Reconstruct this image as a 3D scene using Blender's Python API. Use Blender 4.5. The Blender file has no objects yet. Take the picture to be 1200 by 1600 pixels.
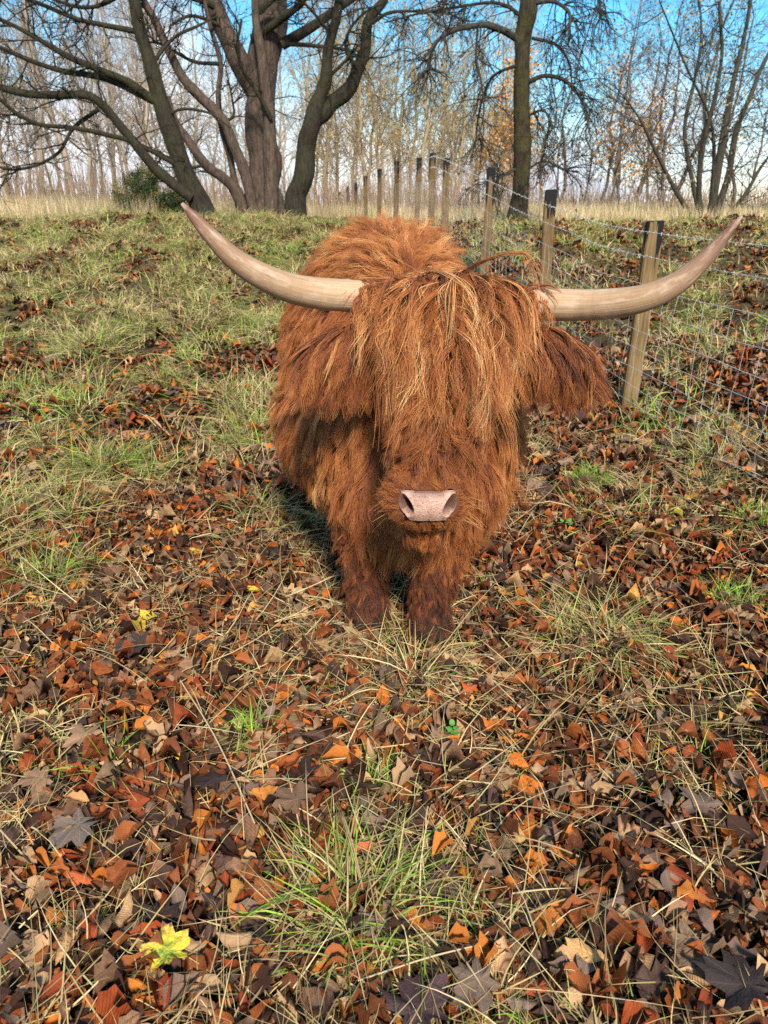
import bpy, math, random
import numpy as np
from mathutils import Vector, Matrix
from mathutils.bvhtree import BVHTree

random.seed(7)
rng = np.random.default_rng(11)
scene = bpy.context.scene
COL = scene.collection
R = math.radians

# ------------------------------------------------------------------ camera
F = 1110.0                       # focal length in photograph pixels (1200 x 1600)
EYE = 1.35
PITCH = math.atan(470.0 / F)
cam = bpy.data.cameras.new("camera")
cam.sensor_fit = 'VERTICAL'
cam.sensor_height = 36.0
cam.lens = F / 1600.0 * 36.0
cam.clip_start = 0.05
cam.clip_end = 3000
cam.dof.use_dof = True
cam.dof.focus_distance = 1.95
cam.dof.aperture_fstop = 6.5
co = bpy.data.objects.new("camera", cam)
COL.objects.link(co)
co.location = (0, 0, EYE)
co.rotation_euler = (math.pi / 2 - PITCH, 0, 0)
scene.camera = co

# ------------------------------------------------------------------ light and sky
SUN = Vector((0.12, -0.70, 0.60)).normalized()      # towards the sun
w = bpy.data.worlds.new("World")
scene.world = w
w.use_nodes = True
nt = w.node_tree
nt.nodes.clear()
wo = nt.nodes.new('ShaderNodeOutputWorld')
bg = nt.nodes.new('ShaderNodeBackground')
sky = nt.nodes.new('ShaderNodeTexSky')
sky.sky_type = 'NISHITA'
sky.sun_disc = False
sky.sun_elevation = math.asin(SUN.z)
sky.sun_rotation = math.atan2(SUN.x, SUN.y)
sky.air_density = 1.0
sky.dust_density = 0.3
sky.ozone_density = 2.5
hsv = nt.nodes.new('ShaderNodeHueSaturation')
hsv.inputs['Hue'].default_value = 0.485
hsv.inputs['Saturation'].default_value = 1.45
hsv.inputs['Value'].default_value = 1.6
nt.links.new(sky.outputs[0], hsv.inputs['Color'])
tc = nt.nodes.new('ShaderNodeTexCoord')
mp = nt.nodes.new('ShaderNodeMapping')
mp.inputs['Scale'].default_value = (1.0, 1.0, 2.6)
mp.inputs['Location'].default_value = (3.1, 4.2, 0.4)
cn = nt.nodes.new('ShaderNodeTexNoise')
cn.inputs['Scale'].default_value = 2.3
cn.inputs['Detail'].default_value = 8
cn.inputs['Roughness'].default_value = 0.56
nt.links.new(tc.outputs['Generated'], mp.inputs['Vector'])
nt.links.new(mp.outputs[0], cn.inputs['Vector'])
sep = nt.nodes.new('ShaderNodeSeparateXYZ')
nt.links.new(tc.outputs['Generated'], sep.inputs[0])
# clouds thicken towards the horizon, all the way round
mr = nt.nodes.new('ShaderNodeMapRange')
mr.inputs['From Min'].default_value = 0.02
mr.inputs['From Max'].default_value = 0.17
mr.inputs['To Min'].default_value = 0.19
mr.inputs['To Max'].default_value = -0.015
nt.links.new(sep.outputs['Z'], mr.inputs['Value'])
ad = nt.nodes.new('ShaderNodeMath')
ad.operation = 'ADD'
nt.links.new(cn.outputs['Fac'], ad.inputs[0])
nt.links.new(mr.outputs[0], ad.inputs[1])
cr = nt.nodes.new('ShaderNodeValToRGB')
cr.color_ramp.elements[0].position = 0.47
cr.color_ramp.elements[1].position = 0.66
nt.links.new(ad.outputs[0], cr.inputs[0])
cn2 = nt.nodes.new('ShaderNodeTexNoise')
cn2.inputs['Scale'].default_value = 5.0
cn2.inputs['Detail'].default_value = 5
nt.links.new(mp.outputs[0], cn2.inputs['Vector'])
cc = nt.nodes.new('ShaderNodeValToRGB')
cc.color_ramp.elements[0].position = 0.35
cc.color_ramp.elements[0].color = (6.0, 6.6, 7.5, 1)
cc.color_ramp.elements[1].position = 0.65
cc.color_ramp.elements[1].color = (9.0, 9.0, 9.0, 1)
nt.links.new(cn2.outputs['Fac'], cc.inputs[0])
mx = nt.nodes.new('ShaderNodeMix')
mx.data_type = 'RGBA'
nt.links.new(cr.outputs[0], mx.inputs[0])
nt.links.new(hsv.outputs[0], mx.inputs[6])
nt.links.new(cc.outputs[0], mx.inputs[7])
nt.links.new(mx.outputs[2], bg.inputs['Color'])
bg.inputs['Strength'].default_value = 0.085
nt.links.new(bg.outputs[0], wo.inputs['Surface'])

sl = bpy.data.lights.new("sun", 'SUN')
sl.energy = 4.4
sl.angle = R(7)
sl.color = (1.0, 0.94, 0.85)
so = bpy.data.objects.new("sun", sl)
COL.objects.link(so)
so.rotation_euler = SUN.to_track_quat('Z', 'Y').to_euler()

vs = scene.view_settings
vs.view_transform = 'Standard'
vs.look = 'None'
vs.gamma = 1.0
vs.use_curve_mapping = False
vs.exposure = 0.86
scene.render.engine = 'CYCLES'
scene.cycles.max_bounces = 6
scene.cycles.diffuse_bounces = 3
scene.cycles.transmission_bounces = 4
scene.cycles.glossy_bounces = 2
scene.cycles.use_denoising = False
scene.cycles_curves.shape = 'RIBBONS'

# ------------------------------------------------------------------ helpers
CF = np.array([0, math.cos(PITCH), -math.sin(PITCH)])
CU = np.array([0, math.sin(PITCH), math.cos(PITCH)])


def ray(px, py):
    px = np.asarray(px, float); py = np.asarray(py, float)
    return CF + np.array([1., 0, 0]) * ((px - 600) / F)[..., None] + CU * ((800 - py) / F)[..., None]


def P(px, py, Y):
    """Point of the place seen at a photograph pixel, at distance Y in front of the camera."""
    d = ray(px, py)
    t = Y / d[..., 1]
    return np.array([0, 0, EYE]) + d * np.asarray(t)[..., None]


def W(wpx, px, py, Y):
    """Real width of something wpx pixels wide at that pixel and distance."""
    p = P(px, py, Y) - np.array([0, 0, EYE])
    return wpx / F * float(p @ CF)


class Waves:
    """Smooth noise: a sum of sines with random directions."""
    def __init__(self, seed, scale, octaves=3, n=9):
        r = np.random.default_rng(seed)
        self.t = []
        for o in range(octaves):
            for _ in range(n):
                a = r.uniform(0, 2 * math.pi)
                k = 2 * math.pi / scale * (2 ** o) * r.uniform(.6, 1.5)
                self.t.append((math.cos(a) * k, math.sin(a) * k, r.uniform(0, 6.28), .55 ** o))
        self.norm = math.sqrt(sum(t[3] ** 2 for t in self.t) / 2)

    def __call__(self, x, y):
        s = 0
        for kx, ky, ph, am in self.t:
            s = s + am * np.sin(kx * x + ky * y + ph)
        return s / self.norm


wv_big = Waves(1, 7.0, 2)
wv_mid = Waves(2, 1.3, 3)
wv_far = Waves(3, 60.0, 2)
wv_patch = Waves(4, 1.6, 3)
wv_patch2 = Waves(5, 2.4, 3)


def sst(a, b, x):
    t = np.clip((x - a) / (b - a), 0, 1)
    return t * t * (3 - 2 * t)


def H(x, y):
    """Height of the ground: level near the camera, then a bank that rises behind the cow."""
    x = np.asarray(x, float); y = np.asarray(y, float)
    h = 1.05 * sst(4, 15, y)
    h = h + .05 * wv_big(x, y) * sst(4, 9, y)
    h = h + wv_mid(x, y) * (.010 + .040 * sst(3.2, 7, y)) * (1 - .6 * sst(18, 40, y))
    h = h - 2.5 * sst(40, 130, y)
    h = h + wv_far(x, y) * .5 * sst(60, 200, y)
    return h


def ground_at(px, py):
    """Where the ray of a photograph pixel meets the ground."""
    d = ray(px, py)
    t = np.full(np.shape(px), 0.6)
    o = np.array([0, 0, EYE])
    for _ in range(400):
        p = o + d * t[..., None]
        gap = p[..., 2] - H(p[..., 0], p[..., 1])
        t = t + np.where(gap > .002, np.maximum(gap * .6, .003), 0)
    p = o + d * t[..., None]
    p[..., 2] = H(p[..., 0], p[..., 1])
    return p


def link(name, data, parent=None, mat=None):
    o = bpy.data.objects.new(name, data)
    COL.objects.link(o)
    if parent is not None:
        o.parent = parent
    if mat is not None and data is not None and not len(data.materials):
        data.materials.append(mat)
    return o


def tag(o, label, cat, group=None, kind=None):
    o['label'] = label
    o['category'] = cat
    if group:
        o['group'] = group
    if kind:
        o['kind'] = kind
    return o


def empty(name, loc=(0, 0, 0)):
    o = bpy.data.objects.new(name, None)
    o.location = loc
    o.empty_display_size = .1
    COL.objects.link(o)
    return o


def mesh_np(name, V, T, smooth=True, **attrs):
    """Triangle mesh from numpy arrays with point attributes."""
    V = np.ascontiguousarray(V, np.float32); T = np.ascontiguousarray(T, np.int32)
    m = bpy.data.meshes.new(name)
    m.vertices.add(len(V)); m.loops.add(T.size); m.polygons.add(len(T))
    m.vertices.foreach_set('co', V.ravel())
    m.loops.foreach_set('vertex_index', T.ravel())
    m.polygons.foreach_set('loop_start', np.arange(0, T.size, T.shape[1], dtype=np.int32))
    if smooth:
        m.polygons.foreach_set('use_smooth', np.ones(len(T), bool))
    for k, a in attrs.items():
        a = np.asarray(a, np.float32)
        if a.ndim == 1:
            m.attributes.new(k, 'FLOAT', 'POINT').data.foreach_set('value', a)
        elif a.shape[1] == 4:
            m.attributes.new(k, 'FLOAT_COLOR', 'POINT').data.foreach_set('color', a.ravel())
        else:
            m.attributes.new(k, 'FLOAT_VECTOR', 'POINT').data.foreach_set('vector', a.ravel())
    m.update()
    m.validate()
    return m


def rgba(c):
    c = np.asarray(c, np.float32)
    return np.concatenate([c, np.ones(c.shape[:-1] + (1,), np.float32)], -1)


# ---- materials
class Mat:
    def __init__(self, name, rough=.8, spec=.3):
        self.m = bpy.data.materials.new(name)
        self.m.use_nodes = True
        self.nt = self.m.node_tree
        self.b = self.nt.nodes['Principled BSDF']
        self.b.inputs['Roughness'].default_value = rough
        self.b.inputs['Specular IOR Level'].default_value = spec

    def n(self, t, **kw):
        x = self.nt.nodes.new('ShaderNode' + t)
        for k, v in kw.items():
            if k in x.inputs:
                x.inputs[k].default_value = v
            else:
                setattr(x, k, v)
        return x

    def l(self, a, b):
        self.nt.links.new(a, b)

    def ramp(self, src, stops):
        r = self.n('ValToRGB')
        e = r.color_ramp.elements
        while len(e) < len(stops):
            e.new(.5)
        for i, (p, c) in enumerate(stops):
            e[i].position = p
            e[i].color = (*c, 1)
        self.l(src, r.inputs[0])
        return r.outputs[0]

    def noise(self, vec, scale, detail=4, rough=.55):
        x = self.n('TexNoise', Scale=scale, Detail=detail, Roughness=rough)
        if vec is not None:
            self.l(vec, x.inputs['Vector'])
        return x.outputs['Fac']

    def mix(self, fac, a, b, mode='MIX'):
        x = self.n('Mix', data_type='RGBA', blend_type=mode)
        for s, i in ((fac, 0), (a, 6), (b, 7)):
            if hasattr(s, 'is_linked'):
                self.l(s, x.inputs[i])
            else:
                x.inputs[i].default_value = s if i == 0 else (*s, 1)
        return x.outputs[2]

    def math(self, op, a, b=0.0, clamp=False):
        x = self.n('Math', operation=op, use_clamp=clamp)
        for s, i in ((a, 0), (b, 1)):
            if hasattr(s, 'is_linked'):
                self.l(s, x.inputs[i])
            else:
                x.inputs[i].default_value = s
        return x.outputs[0]

    def base(self, c):
        self.l(c, self.b.inputs['Base Color'])

    def bump(self, h, strength=.4, dist=.01):
        x = self.n('Bump', Strength=strength, Distance=dist)
        self.l(h, x.inputs['Height'])
        self.l(x.outputs[0], self.b.inputs['Normal'])

    def obj(self):
        return self.n('TexCoord').outputs['Object']

    def attr(self, name, out='Color'):
        return self.n('Attribute', attribute_name=name).outputs[out]


def mat_ground():
    M = Mat('soil', .95, .1)
    o = M.obj()
    soil = M.ramp(M.noise(o, 22, 8, .7), [(.25, (.010, .006, .004)), (.5, (.032, .019, .010)), (.75, (.085, .052, .026))])
    turf = M.ramp(M.noise(o, 15, 8, .7), [(.28, (.022, .015, .008)), (.5, (.075, .058, .024)), (.72, (.19, .14, .06))])
    s = M.n('SeparateXYZ'); M.l(o, s.inputs[0])
    far = M.n('MapRange', **{'From Min': 3.5, 'From Max': 9.0, 'To Min': -.1, 'To Max': .75}); M.l(s.outputs['Y'], far.inputs['Value'])
    k = M.math('ADD', far.outputs[0], M.math('MULTIPLY', M.math('SUBTRACT', M.noise(o, 1.1, 5, .6), .5), 2.4), True)
    c = M.mix(k, soil, turf)
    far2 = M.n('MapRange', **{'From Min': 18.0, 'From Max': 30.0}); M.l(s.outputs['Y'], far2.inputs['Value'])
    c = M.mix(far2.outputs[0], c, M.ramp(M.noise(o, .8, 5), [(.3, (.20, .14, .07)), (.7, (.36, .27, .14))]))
    M.base(c)
    M.bump(M.noise(o, 45, 8, .75), .8, .02)
    return M.m


def mat_leaf(name, from_object):
    M = Mat(name, .5, .10)
    if from_object:
        col = M.n('ObjectInfo').outputs['Color']
    else:
        col = M.attr('col')
    o = M.obj()
    uv = M.attr('luv', 'Vector')
    s = M.n('SeparateXYZ'); M.l(uv, s.inputs[0])
    au = M.math('ABSOLUTE', s.outputs['X'])
    # side veins running obliquely from the midrib
    ph = M.math('MULTIPLY', M.math('SUBTRACT', s.outputs['Y'], M.math('MULTIPLY', M.math('ADD', au, M.math('MULTIPLY', M.noise(o, 40, 2), .35)), .30)), 44.0)
    vein = M.math('POWER', M.math('ABSOLUTE', M.math('SINE', ph)), 5.0)
    rib = M.math('LESS_THAN', au, .05)
    blot = M.noise(o, 55, 5, .65)
    fine = M.noise(o, 260, 3, .6)
    c = M.mix(M.math('MULTIPLY', M.ramp(blot, [(.40, (0, 0, 0)), (.72, (1, 1, 1))]), .85), col, M.mix(1.0, col, (.34, .26, .25), 'MULTIPLY'))
    c = M.mix(M.math('MULTIPLY', M.ramp(fine, [(.35, (0, 0, 0)), (.7, (1, 1, 1))]), .30), c, M.mix(1.0, col, (1.4, 1.32, 1.25), 'MULTIPLY'))
    c = M.mix(M.math('MULTIPLY', vein, .16), c, M.mix(1.0, col, (.55, .45, .42), 'MULTIPLY'))
    c = M.mix(M.math('MULTIPLY', rib, .5), c, M.mix(1.0, col, (1.5, 1.5, 1.5), 'MULTIPLY'))
    M.base(c)
    M.l(M.n('MapRange', **{'To Min': .36, 'To Max': .80}).outputs[0], M.b.inputs['Roughness'])
    rr = [n for n in M.nt.nodes if n.type == 'MAP_RANGE'][-1]
    M.l(blot, rr.inputs['Value'])
    M.bump(M.math('ADD', M.math('MULTIPLY', vein, -.35), M.math('MULTIPLY', blot, 1.6)), .55, .003)
    return M.m


def mat_blade(name):
    M = Mat(name, .6, .25)
    M.base(M.attr('col'))
    t = M.n('BsdfTranslucent')
    M.l(M.attr('col'), t.inputs['Color'])
    a = M.n('MixShader', Fac=.25)
    M.l(M.b.outputs[0], a.inputs[1]); M.l(t.outputs[0], a.inputs[2])
    M.l(a.outputs[0], M.nt.nodes['Material Output'].inputs['Surface'])
    return M.m


def mat_bark(name, dark, light, moss, mosswt=.5, scale=6.0):
    M = Mat(name, .9, .15)
    o = M.obj()
    mp_ = M.n('Mapping', Scale=(1, 1, .22)); M.l(o, mp_.inputs['Vector'])
    n1 = M.noise(mp_.outputs[0], scale * 3, 8, .7)
    c = M.ramp(n1, [(.3, dark), (.7, light)])
    k = M.ramp(M.noise(o, scale * .35, 4, .6), [(.45, (0, 0, 0)), (.68, (1, 1, 1))])
    c = M.mix(M.math('MULTIPLY', k, mosswt), c, moss)
    M.base(c)
    M.bump(n1, 1.0, .08)
    return M.m


M_GROUND = mat_ground()
M_LEAF = mat_leaf('litter_leaf', False)
M_LEAF_O = mat_leaf('single_leaf', True)
M_BLADE = mat_blade('grass_blade')
M_BARK_OLD = mat_bark('old_bark', (.022, .014, .011), (.17, .115, .085), (.07, .062, .026), .4)
M_BARK_LEAN = mat_bark('leaning_bark', (.010, .008, .006), (.060, .047, .030), (.052, .052, .018), .5)  # bark darkened: backlit look of the trees is put into the colour
M_BARK_D = mat_bark('trunk_bark', (.012, .009, .006), (.070, .052, .030), (.095, .085, .020), .6)
M_BARK_E = mat_bark('stem_bark', (.020, .016, .012), (.10, .082, .056), (.07, .066, .03), .4)
M_TWIG = mat_bark('dark_twig', (.022, .018, .014), (.075, .06, .045), (.06, .065, .03), .5)
M_FAR1 = mat_bark('far_bark_grey', (.20, .15, .105), (.42, .325, .235), (.30, .25, .15), .3, 3)
M_FAR2 = mat_bark('far_bark_tan', (.20, .15, .08), (.45, .34, .19), (.32, .26, .11), .4, 3)
M_FAR3 = mat_bark('far_bark_brown', (.06, .047, .036), (.17, .13, .10), (.10, .09, .05), .3, 3)


def mat_flat_attr(name, rough=.7, spec=.2):
    M = Mat(name, rough, spec)
    M.base(M.attr('col'))
    return M.m


M_ATTR = mat_flat_attr('leaf_bits')

# ------------------------------------------------------------------ the ground
nu, nv = 260, 310
u = np.linspace(-1, 1, nu)
xs = 5.5 * u + 400 * np.sign(u) * np.abs(u) ** 9 + 30 * np.sign(u) * np.abs(u) ** 4
vpar = np.linspace(0, 1, nv)
ys = -7 + 16 * vpar + 14 * vpar ** 3 + 1200 * vpar ** 11
GX, GY = np.meshgrid(xs, ys)
GV = np.stack([GX, GY, H(GX, GY)], -1).reshape(-1, 3)
i = np.arange(nv - 1)[:, None] * nu + np.arange(nu - 1)[None]
GT = np.stack([i, i + 1, i + nu + 1, i + nu], -1).reshape(-1, 4)
ground = link('ground', mesh_np('ground', GV, GT), None, M_GROUND)
ground['kind'] = 'structure'

# ------------------------------------------------------------------ tubes, limbs and twigs


class Tubes:
    def __init__(self):
        self.V = []; self.T = []; self.k = 0

    def add(self, pts, rad, sides):
        pts = np.asarray(pts, float); rad = np.asarray(rad, float)
        n = len(pts)
        tg = np.gradient(pts, axis=0)
        tg /= np.linalg.norm(tg, axis=1)[:, None] + 1e-9
        ref = np.array([0, 0, 1.]) if abs(tg[0][2]) < .8 else np.array([0, 1., 0])
        a = np.cross(tg, ref); a /= np.linalg.norm(a, axis=1)[:, None] + 1e-9
        b = np.cross(tg, a)
        th = np.arange(sides) * 2 * math.pi / sides
        ring = a[:, None] * np.cos(th)[None, :, None] + b[:, None] * np.sin(th)[None, :, None]
        v = pts[:, None] + ring * rad[:, None, None]
        self.V.append(v.reshape(-1, 3))
        i = np.arange(n - 1)[:, None] * sides + np.arange(sides)[None]
        j = np.arange(n - 1)[:, None] * sides + ((np.arange(sides) + 1) % sides)[None]
        t = np.stack([np.stack([i, j, j + sides], -1), np.stack([i, j + sides, i + sides], -1)], 2).reshape(-1, 3)
        self.T.append(t + self.k)
        self.k += n * sides

    def mesh(self, name):
        return mesh_np(name, np.concatenate(self.V), np.concatenate(self.T))


def catmull(pts, n):
    pts = np.asarray(pts, float)
    p = np.vstack([2 * pts[0] - pts[1], pts, 2 * pts[-1] - pts[-2]])
    m = len(pts) - 1
    t = np.linspace(0, m - 1e-6, n)
    k = t.astype(int); f = (t - k)[:, None]
    a, b, c, d = p[k], p[k + 1], p[k + 2], p[k + 3]
    return .5 * (2 * b + (c - a) * f + (2 * a - 5 * b + 4 * c - d) * f ** 2 + (3 * b - a - 3 * c + d) * f ** 3)


def rnd_unit():
    v = rng.normal(size=3)
    return v / np.linalg.norm(v)


def grow(T, p, d, L, r, level, droop=0., wander=.35, kids=(4, 3, 2), tips=None, sides=4, up=0., spread=.9):
    """A wandering branch with side twigs."""
    n = 6 if level > 0 else 5
    pts = [p]; d = d / np.linalg.norm(d)
    for k in range(n):
        d = d + rnd_unit() * wander * .55 + np.array([0, 0, -droop + up]) * .33
        d /= np.linalg.norm(d)
        p = p + d * L / n
        pts.append(p)
    pts = np.array(pts)
    rad = r * (1 - .75 * np.linspace(0, 1, n + 1) ** 1.1)
    T.add(pts, rad, sides if level > 0 else 3)
    if tips is not None and level <= 0:
        tips.append((pts[-1], pts[-2], pts[n // 2]))
    if level <= 0:
        return
    nk = kids[max(0, len(kids) - level)] if len(kids) >= level else kids[-1]
    for _ in range(nk):
        s = random.uniform(.25, 1.0)
        i = min(n, int(s * n))
        dd = pts[i] - pts[max(0, i - 1)] if i else pts[1] - pts[0]
        dd = dd / (np.linalg.norm(dd) + 1e-9) + rnd_unit() * spread
        grow(T, pts[i], dd, L * random.uniform(.4, .75), r * .55, level - 1, droop, wander, kids, tips, sides, up, spread)


def limb(T, px, widths, Y, dY=0., sides=10, thin=.88, n=None):
    """A limb traced through photograph pixels, standing at distance Y (leaning dY towards the far end)."""
    px = np.asarray(px, float)
    m = len(px)
    yy = Y + np.linspace(0, 1, m) * dY
    pts = np.array([P(a, b, y) for (a, b), y in zip(px, yy)])
    wid = thin * np.array([W(q, a, b, y) for q, (a, b), y in zip(np.interp(np.linspace(0, 1, m), np.linspace(0, 1, len(widths)), widths), px, yy)]) / 2
    n = n or (m * 5)
    c = catmull(pts, n)
    r = np.interp(np.linspace(0, 1, n), np.linspace(0, 1, m), wid)
    s_ = np.linspace(0, 1, n)
    for q in range(3):
        fq = (2 + 2.3 * q) * m * .5
        c = c + rng.normal(size=3) * np.sin(s_ * fq + random.uniform(0, 6))[:, None] * r[:, None] * .09 * np.minimum(1, s_ * 6)[:, None]
    r = r * (1 + .045 * np.sin(s_ * m * 2.1 + random.uniform(0, 6)) + .03 * np.sin(s_ * m * 5.3 + random.uniform(0, 6)))
    T.add(c, r, sides)
    return c, r


def dress(T, path, n, L, r, level=2, droop=0., up=.0, wander=.35, kids=(4, 3, 2), start=.15, tips=None, spread=.9):
    """Side branches along a limb."""
    c, _ = path
    for _ in range(n):
        s = random.uniform(start, 1)
        i = min(len(c) - 1, int(s * len(c)))
        t = c[i] - c[max(0, i - 1)]
        t = t / (np.linalg.norm(t) + 1e-9)
        d = t * .6 + rnd_unit() * 1.0
        grow(T, c[i], d, L * random.uniform(.5, 1.2), r, level, droop, wander, kids, tips, 4, up, spread)


def base_z(px, Y):
    p = P(px, 340, Y)
    return float(H(p[0], p[1]))


def tree(name, label, trunk_fn, crown_fn, bark, twig, base_px, Y, group=None, leaves=None):
    b = P(base_px, 340, Y)
    root = empty(name, (float(b[0]), float(Y), float(H(b[0], Y))))
    tag(root, label, 'tree', group)
    inv = np.array(root.location)

    def fin(T, nm, m):
        me = mesh_np(nm, np.concatenate(T.V) - inv, np.concatenate(T.T))
        return link(nm, me, root, m)
    T = Tubes(); paths = trunk_fn(T); fin(T, 'trunk', bark)
    Tb = Tubes(); tips = []; crown_fn(Tb, paths, tips); fin(Tb, 'crown', twig)
    if leaves:
        leaves(root, tips, inv)
    return root


def sunk(px, py, Y):
    """Pixel row where the ground is at that column and distance, a little below the surface."""
    z = base_z(px, Y) - .12
    v = np.array([0, Y, z - EYE])
    # row from camera geometry
    x = P(px, py, Y)[0]
    v = np.array([x, Y, z - EYE])
    return 800 - F * (v @ CU) / (v @ CF)


# leaning tree at the left
def lean_trunk(T):
    Y = 19.0
    g = sunk(325, 338, Y)
    out = [limb(T, [(330, g), (312, 320), (290, 270), (262, 190), (237, 110), (217, 40), (205, -60), (195, -200), (180, -380)], [48, 40, 36, 31, 27, 23, 19, 15, 8], Y, -.6, 12)]
    return out


def lean_crown(T, paths, tips):
    Y = 18.7
    L = [limb(T, [(245, 160), (200, 128), (150, 108), (100, 85), (50, 55), (0, 30), (-60, 10)], [15, 13, 12, 10, 8, 7, 5], Y, -1.2, 8),
         limb(T, [(240, 158), (165, 122), (100, 112), (50, 95), (0, 75), (-70, 40)], [13, 11, 9, 8, 7, 4], Y, -.8, 8),
         limb(T, [(300, 310), (250, 270), (215, 230), (190, 200), (165, 170), (140, 150), (100, 149), (50, 147), (0, 137), (-60, 110)], [20, 18, 17, 16, 15, 14, 14, 12, 11, 8], Y, -1.0, 8),
         limb(T, [(280, 260), (215, 225), (165, 210), (115, 200), (65, 195), (30, 180), (0, 155), (-40, 120)], [10, 9, 9, 8, 8, 7, 6, 4], Y, -1.6, 6),
         limb(T, [(155, 170), (115, 200), (95, 235), (65, 255), (25, 265), (0, 262), (-40, 255)], [8, 7, 6, 5, 5, 4, 3], Y, -.8, 6),
         limb(T, [(216, 50), (170, 40), (120, 30), (60, 5), (0, -15)], [10, 9, 8, 7, 5], Y, -.8, 6),
         limb(T, [(205, -20), (150, 10), (100, 5), (40, -30)], [9, 7, 6, 4], Y, .8, 6),
         limb(T, [(238, 100), (270, 60), (310, 40), (340, 25)], [8, 6, 5, 3], Y, .8, 6),
         limb(T, [(262, 180), (290, 170), (330, 178), (360, 200)], [6, 5, 4, 3], Y, -.6, 5),
         limb(T, [(205, -60), (140, -90), (60, -120), (-40, -160)], [12, 10, 8, 4], Y, -.8, 6),
         limb(T, [(205, -60), (240, -130), (280, -200), (300, -280)], [12, 10, 8, 4], Y, .8, 6)]
    for p in L[:7] + L[9:]:
        dress(T, p, 13, 1.15, .021, 2, .0, .12, .5, (4, 3, 3), .25)
    dress(T, paths[0], 12, 1.2, .022, 2, .0, .15, .5, (4, 3, 3), .45)


tree('leaning_tree', 'bare dark tree with a leaning trunk and long branches reaching left', lean_trunk, lean_crown, M_BARK_LEAN, M_BARK_LEAN, 325, 19.0)


# the old broad trunk with stems round its foot
def old_trunk(T):
    Y = 20.6
    g = sunk(410, 338, Y)
    return [limb(T, [(412, g), (411, 322), (411, 290), (409, 240), (410, 160), (413, 90), (422, 30), (428, -40), (430, -140), (436, -300)], [88, 70, 60, 54, 53, 57, 56, 49, 42, 25], Y, 0, 16),
            limb(T, [(402, 150), (382, 110), (358, 60), (335, 10), (318, -60), (290, -200)], [36, 36, 35, 32, 29, 15], Y, -.3, 12),
            limb(T, [(424, sunk(424, 338, 19.8)), (425, 260), (422, 190), (416, 150), (407, 90), (400, 30), (398, -40)], [27, 25, 22, 20, 18, 15, 11], 19.8, 0, 9),
            limb(T, [(392, sunk(385, 338, 19.9)), (370, 300), (350, 280), (322, 258), (296, 222), (275, 190), (262, 150)], [24, 21, 18, 17, 15, 12, 8], 19.9, -.3, 8),
            limb(T, [(402, sunk(400, 338, 19.7)), (385, 275), (366, 230), (350, 190), (312, 150), (281, 115), (260, 70), (241, 30), (225, 0), (200, -60), (180, -150)], [20, 19, 19, 19, 18, 17, 15, 13, 12, 9, 5], 19.7, -.6, 9),
            limb(T, [(378, sunk(375, 338, 20)), (361, 250), (346, 200), (341, 150), (345, 100), (331, 50), (320, 0), (312, -60)], [14, 12, 11, 10, 9, 8, 7, 5], 20, -.5, 7)]


def old_crown(T, paths, tips):
    Y = 20.3
    L = [limb(T, [(440, 70), (490, 40), (525, 15), (560, -10), (600, -60)], [20, 16, 13, 11, 7], Y, .2, 8),
         limb(T, [(448, 68), (500, 73), (540, 78), (575, 95)], [9, 7, 5, 3], Y, -1., 6),
         limb(T, [(395, 60), (440, 30), (470, 5), (500, -40)], [16, 13, 11, 7], Y, -1.2, 7),
         limb(T, [(350, 190), (365, 180), (362, 150), (358, 130)], [6, 5, 4, 3], 19.6, 0, 5),
         limb(T, [(424, 186), (405, 150), (380, 110), (371, 70), (378, 30)], [8, 7, 6, 5, 4], 19.6, -.4, 6),
         limb(T, [(345, 100), (300, 95), (255, 70), (230, 65)], [8, 6, 5, 3], 19.8, -.6, 5),
         limb(T, [(345, 40), (300, 25), (265, 40)], [8, 6, 3], 20., -.6, 5),
         limb(T, [(405, 20), (440, -20), (450, -80)], [10, 8, 5], 20., -.6, 5),
         limb(T, [(335, 10), (290, -10), (250, -50)], [12, 9, 6], 20., -.6, 6),
         limb(T, [(322, 258), (290, 262), (262, 245), (240, 240)], [6, 5, 4, 3], 19.7, -.6, 5)]
    for p in L:
        dress(T, p, 8, 1.0, .018, 2, .0, .1, .55, (4, 3, 3), .2)
    for p in paths[1:]:
        dress(T, p, 9, 1.0, .016, 2, .0, .1, .55, (4, 3, 3), .35)


tree('old_tree', 'broad old tree trunk with thinner stems crowded round its foot', old_trunk, old_crown, M_BARK_OLD, M_BARK_LEAN, 410, 20.6)


def fork_trunk(T):
    Y = 18.2
    g = sunk(462, 338, Y)
    return [limb(T, [(460, g), (463, 318), (470, 280), (480, 230), (488, 190), (503, 145), (511, 100), (519, 50), (530, 0), (540, -60), (556, -200)], [46, 40, 35, 33, 32, 23, 20, 18, 15, 12, 6], Y, -.2, 12),
            limb(T, [(486, 200), (497, 180), (522, 162), (550, 130), (567, 90), (575, 40), (598, 0), (622, -60), (650, -200)], [30, 30, 27, 24, 21, 18, 15, 12, 6], Y, .3, 11)]


def fork_crown(T, paths, tips):
    Y = 18.2
    L = [limb(T, [(560, 110), (540, 75), (548, 45), (570, 20), (600, 5)], [8, 6, 5, 4, 3], Y, -.5, 5),
         limb(T, [(575, 40), (610, 20), (660, 18), (700, 20)], [8, 6, 4, 3], Y, -.5, 5),
         limb(T, [(508, 125), (540, 95), (560, 70)], [7, 5, 3], Y, -.5, 5),
         limb(T, [(519, 55), (490, 20), (460, -10)], [7, 5, 3], Y, -.5, 5),
         limb(T, [(470, 0), (505, -5), (540, -20)], [6, 5, 3], Y, -.5, 5)]
    for p in L + paths:
        dress(T, p, 9, .9, .016, 2, .1, .0, .55, (4, 3, 3), .4)


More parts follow.
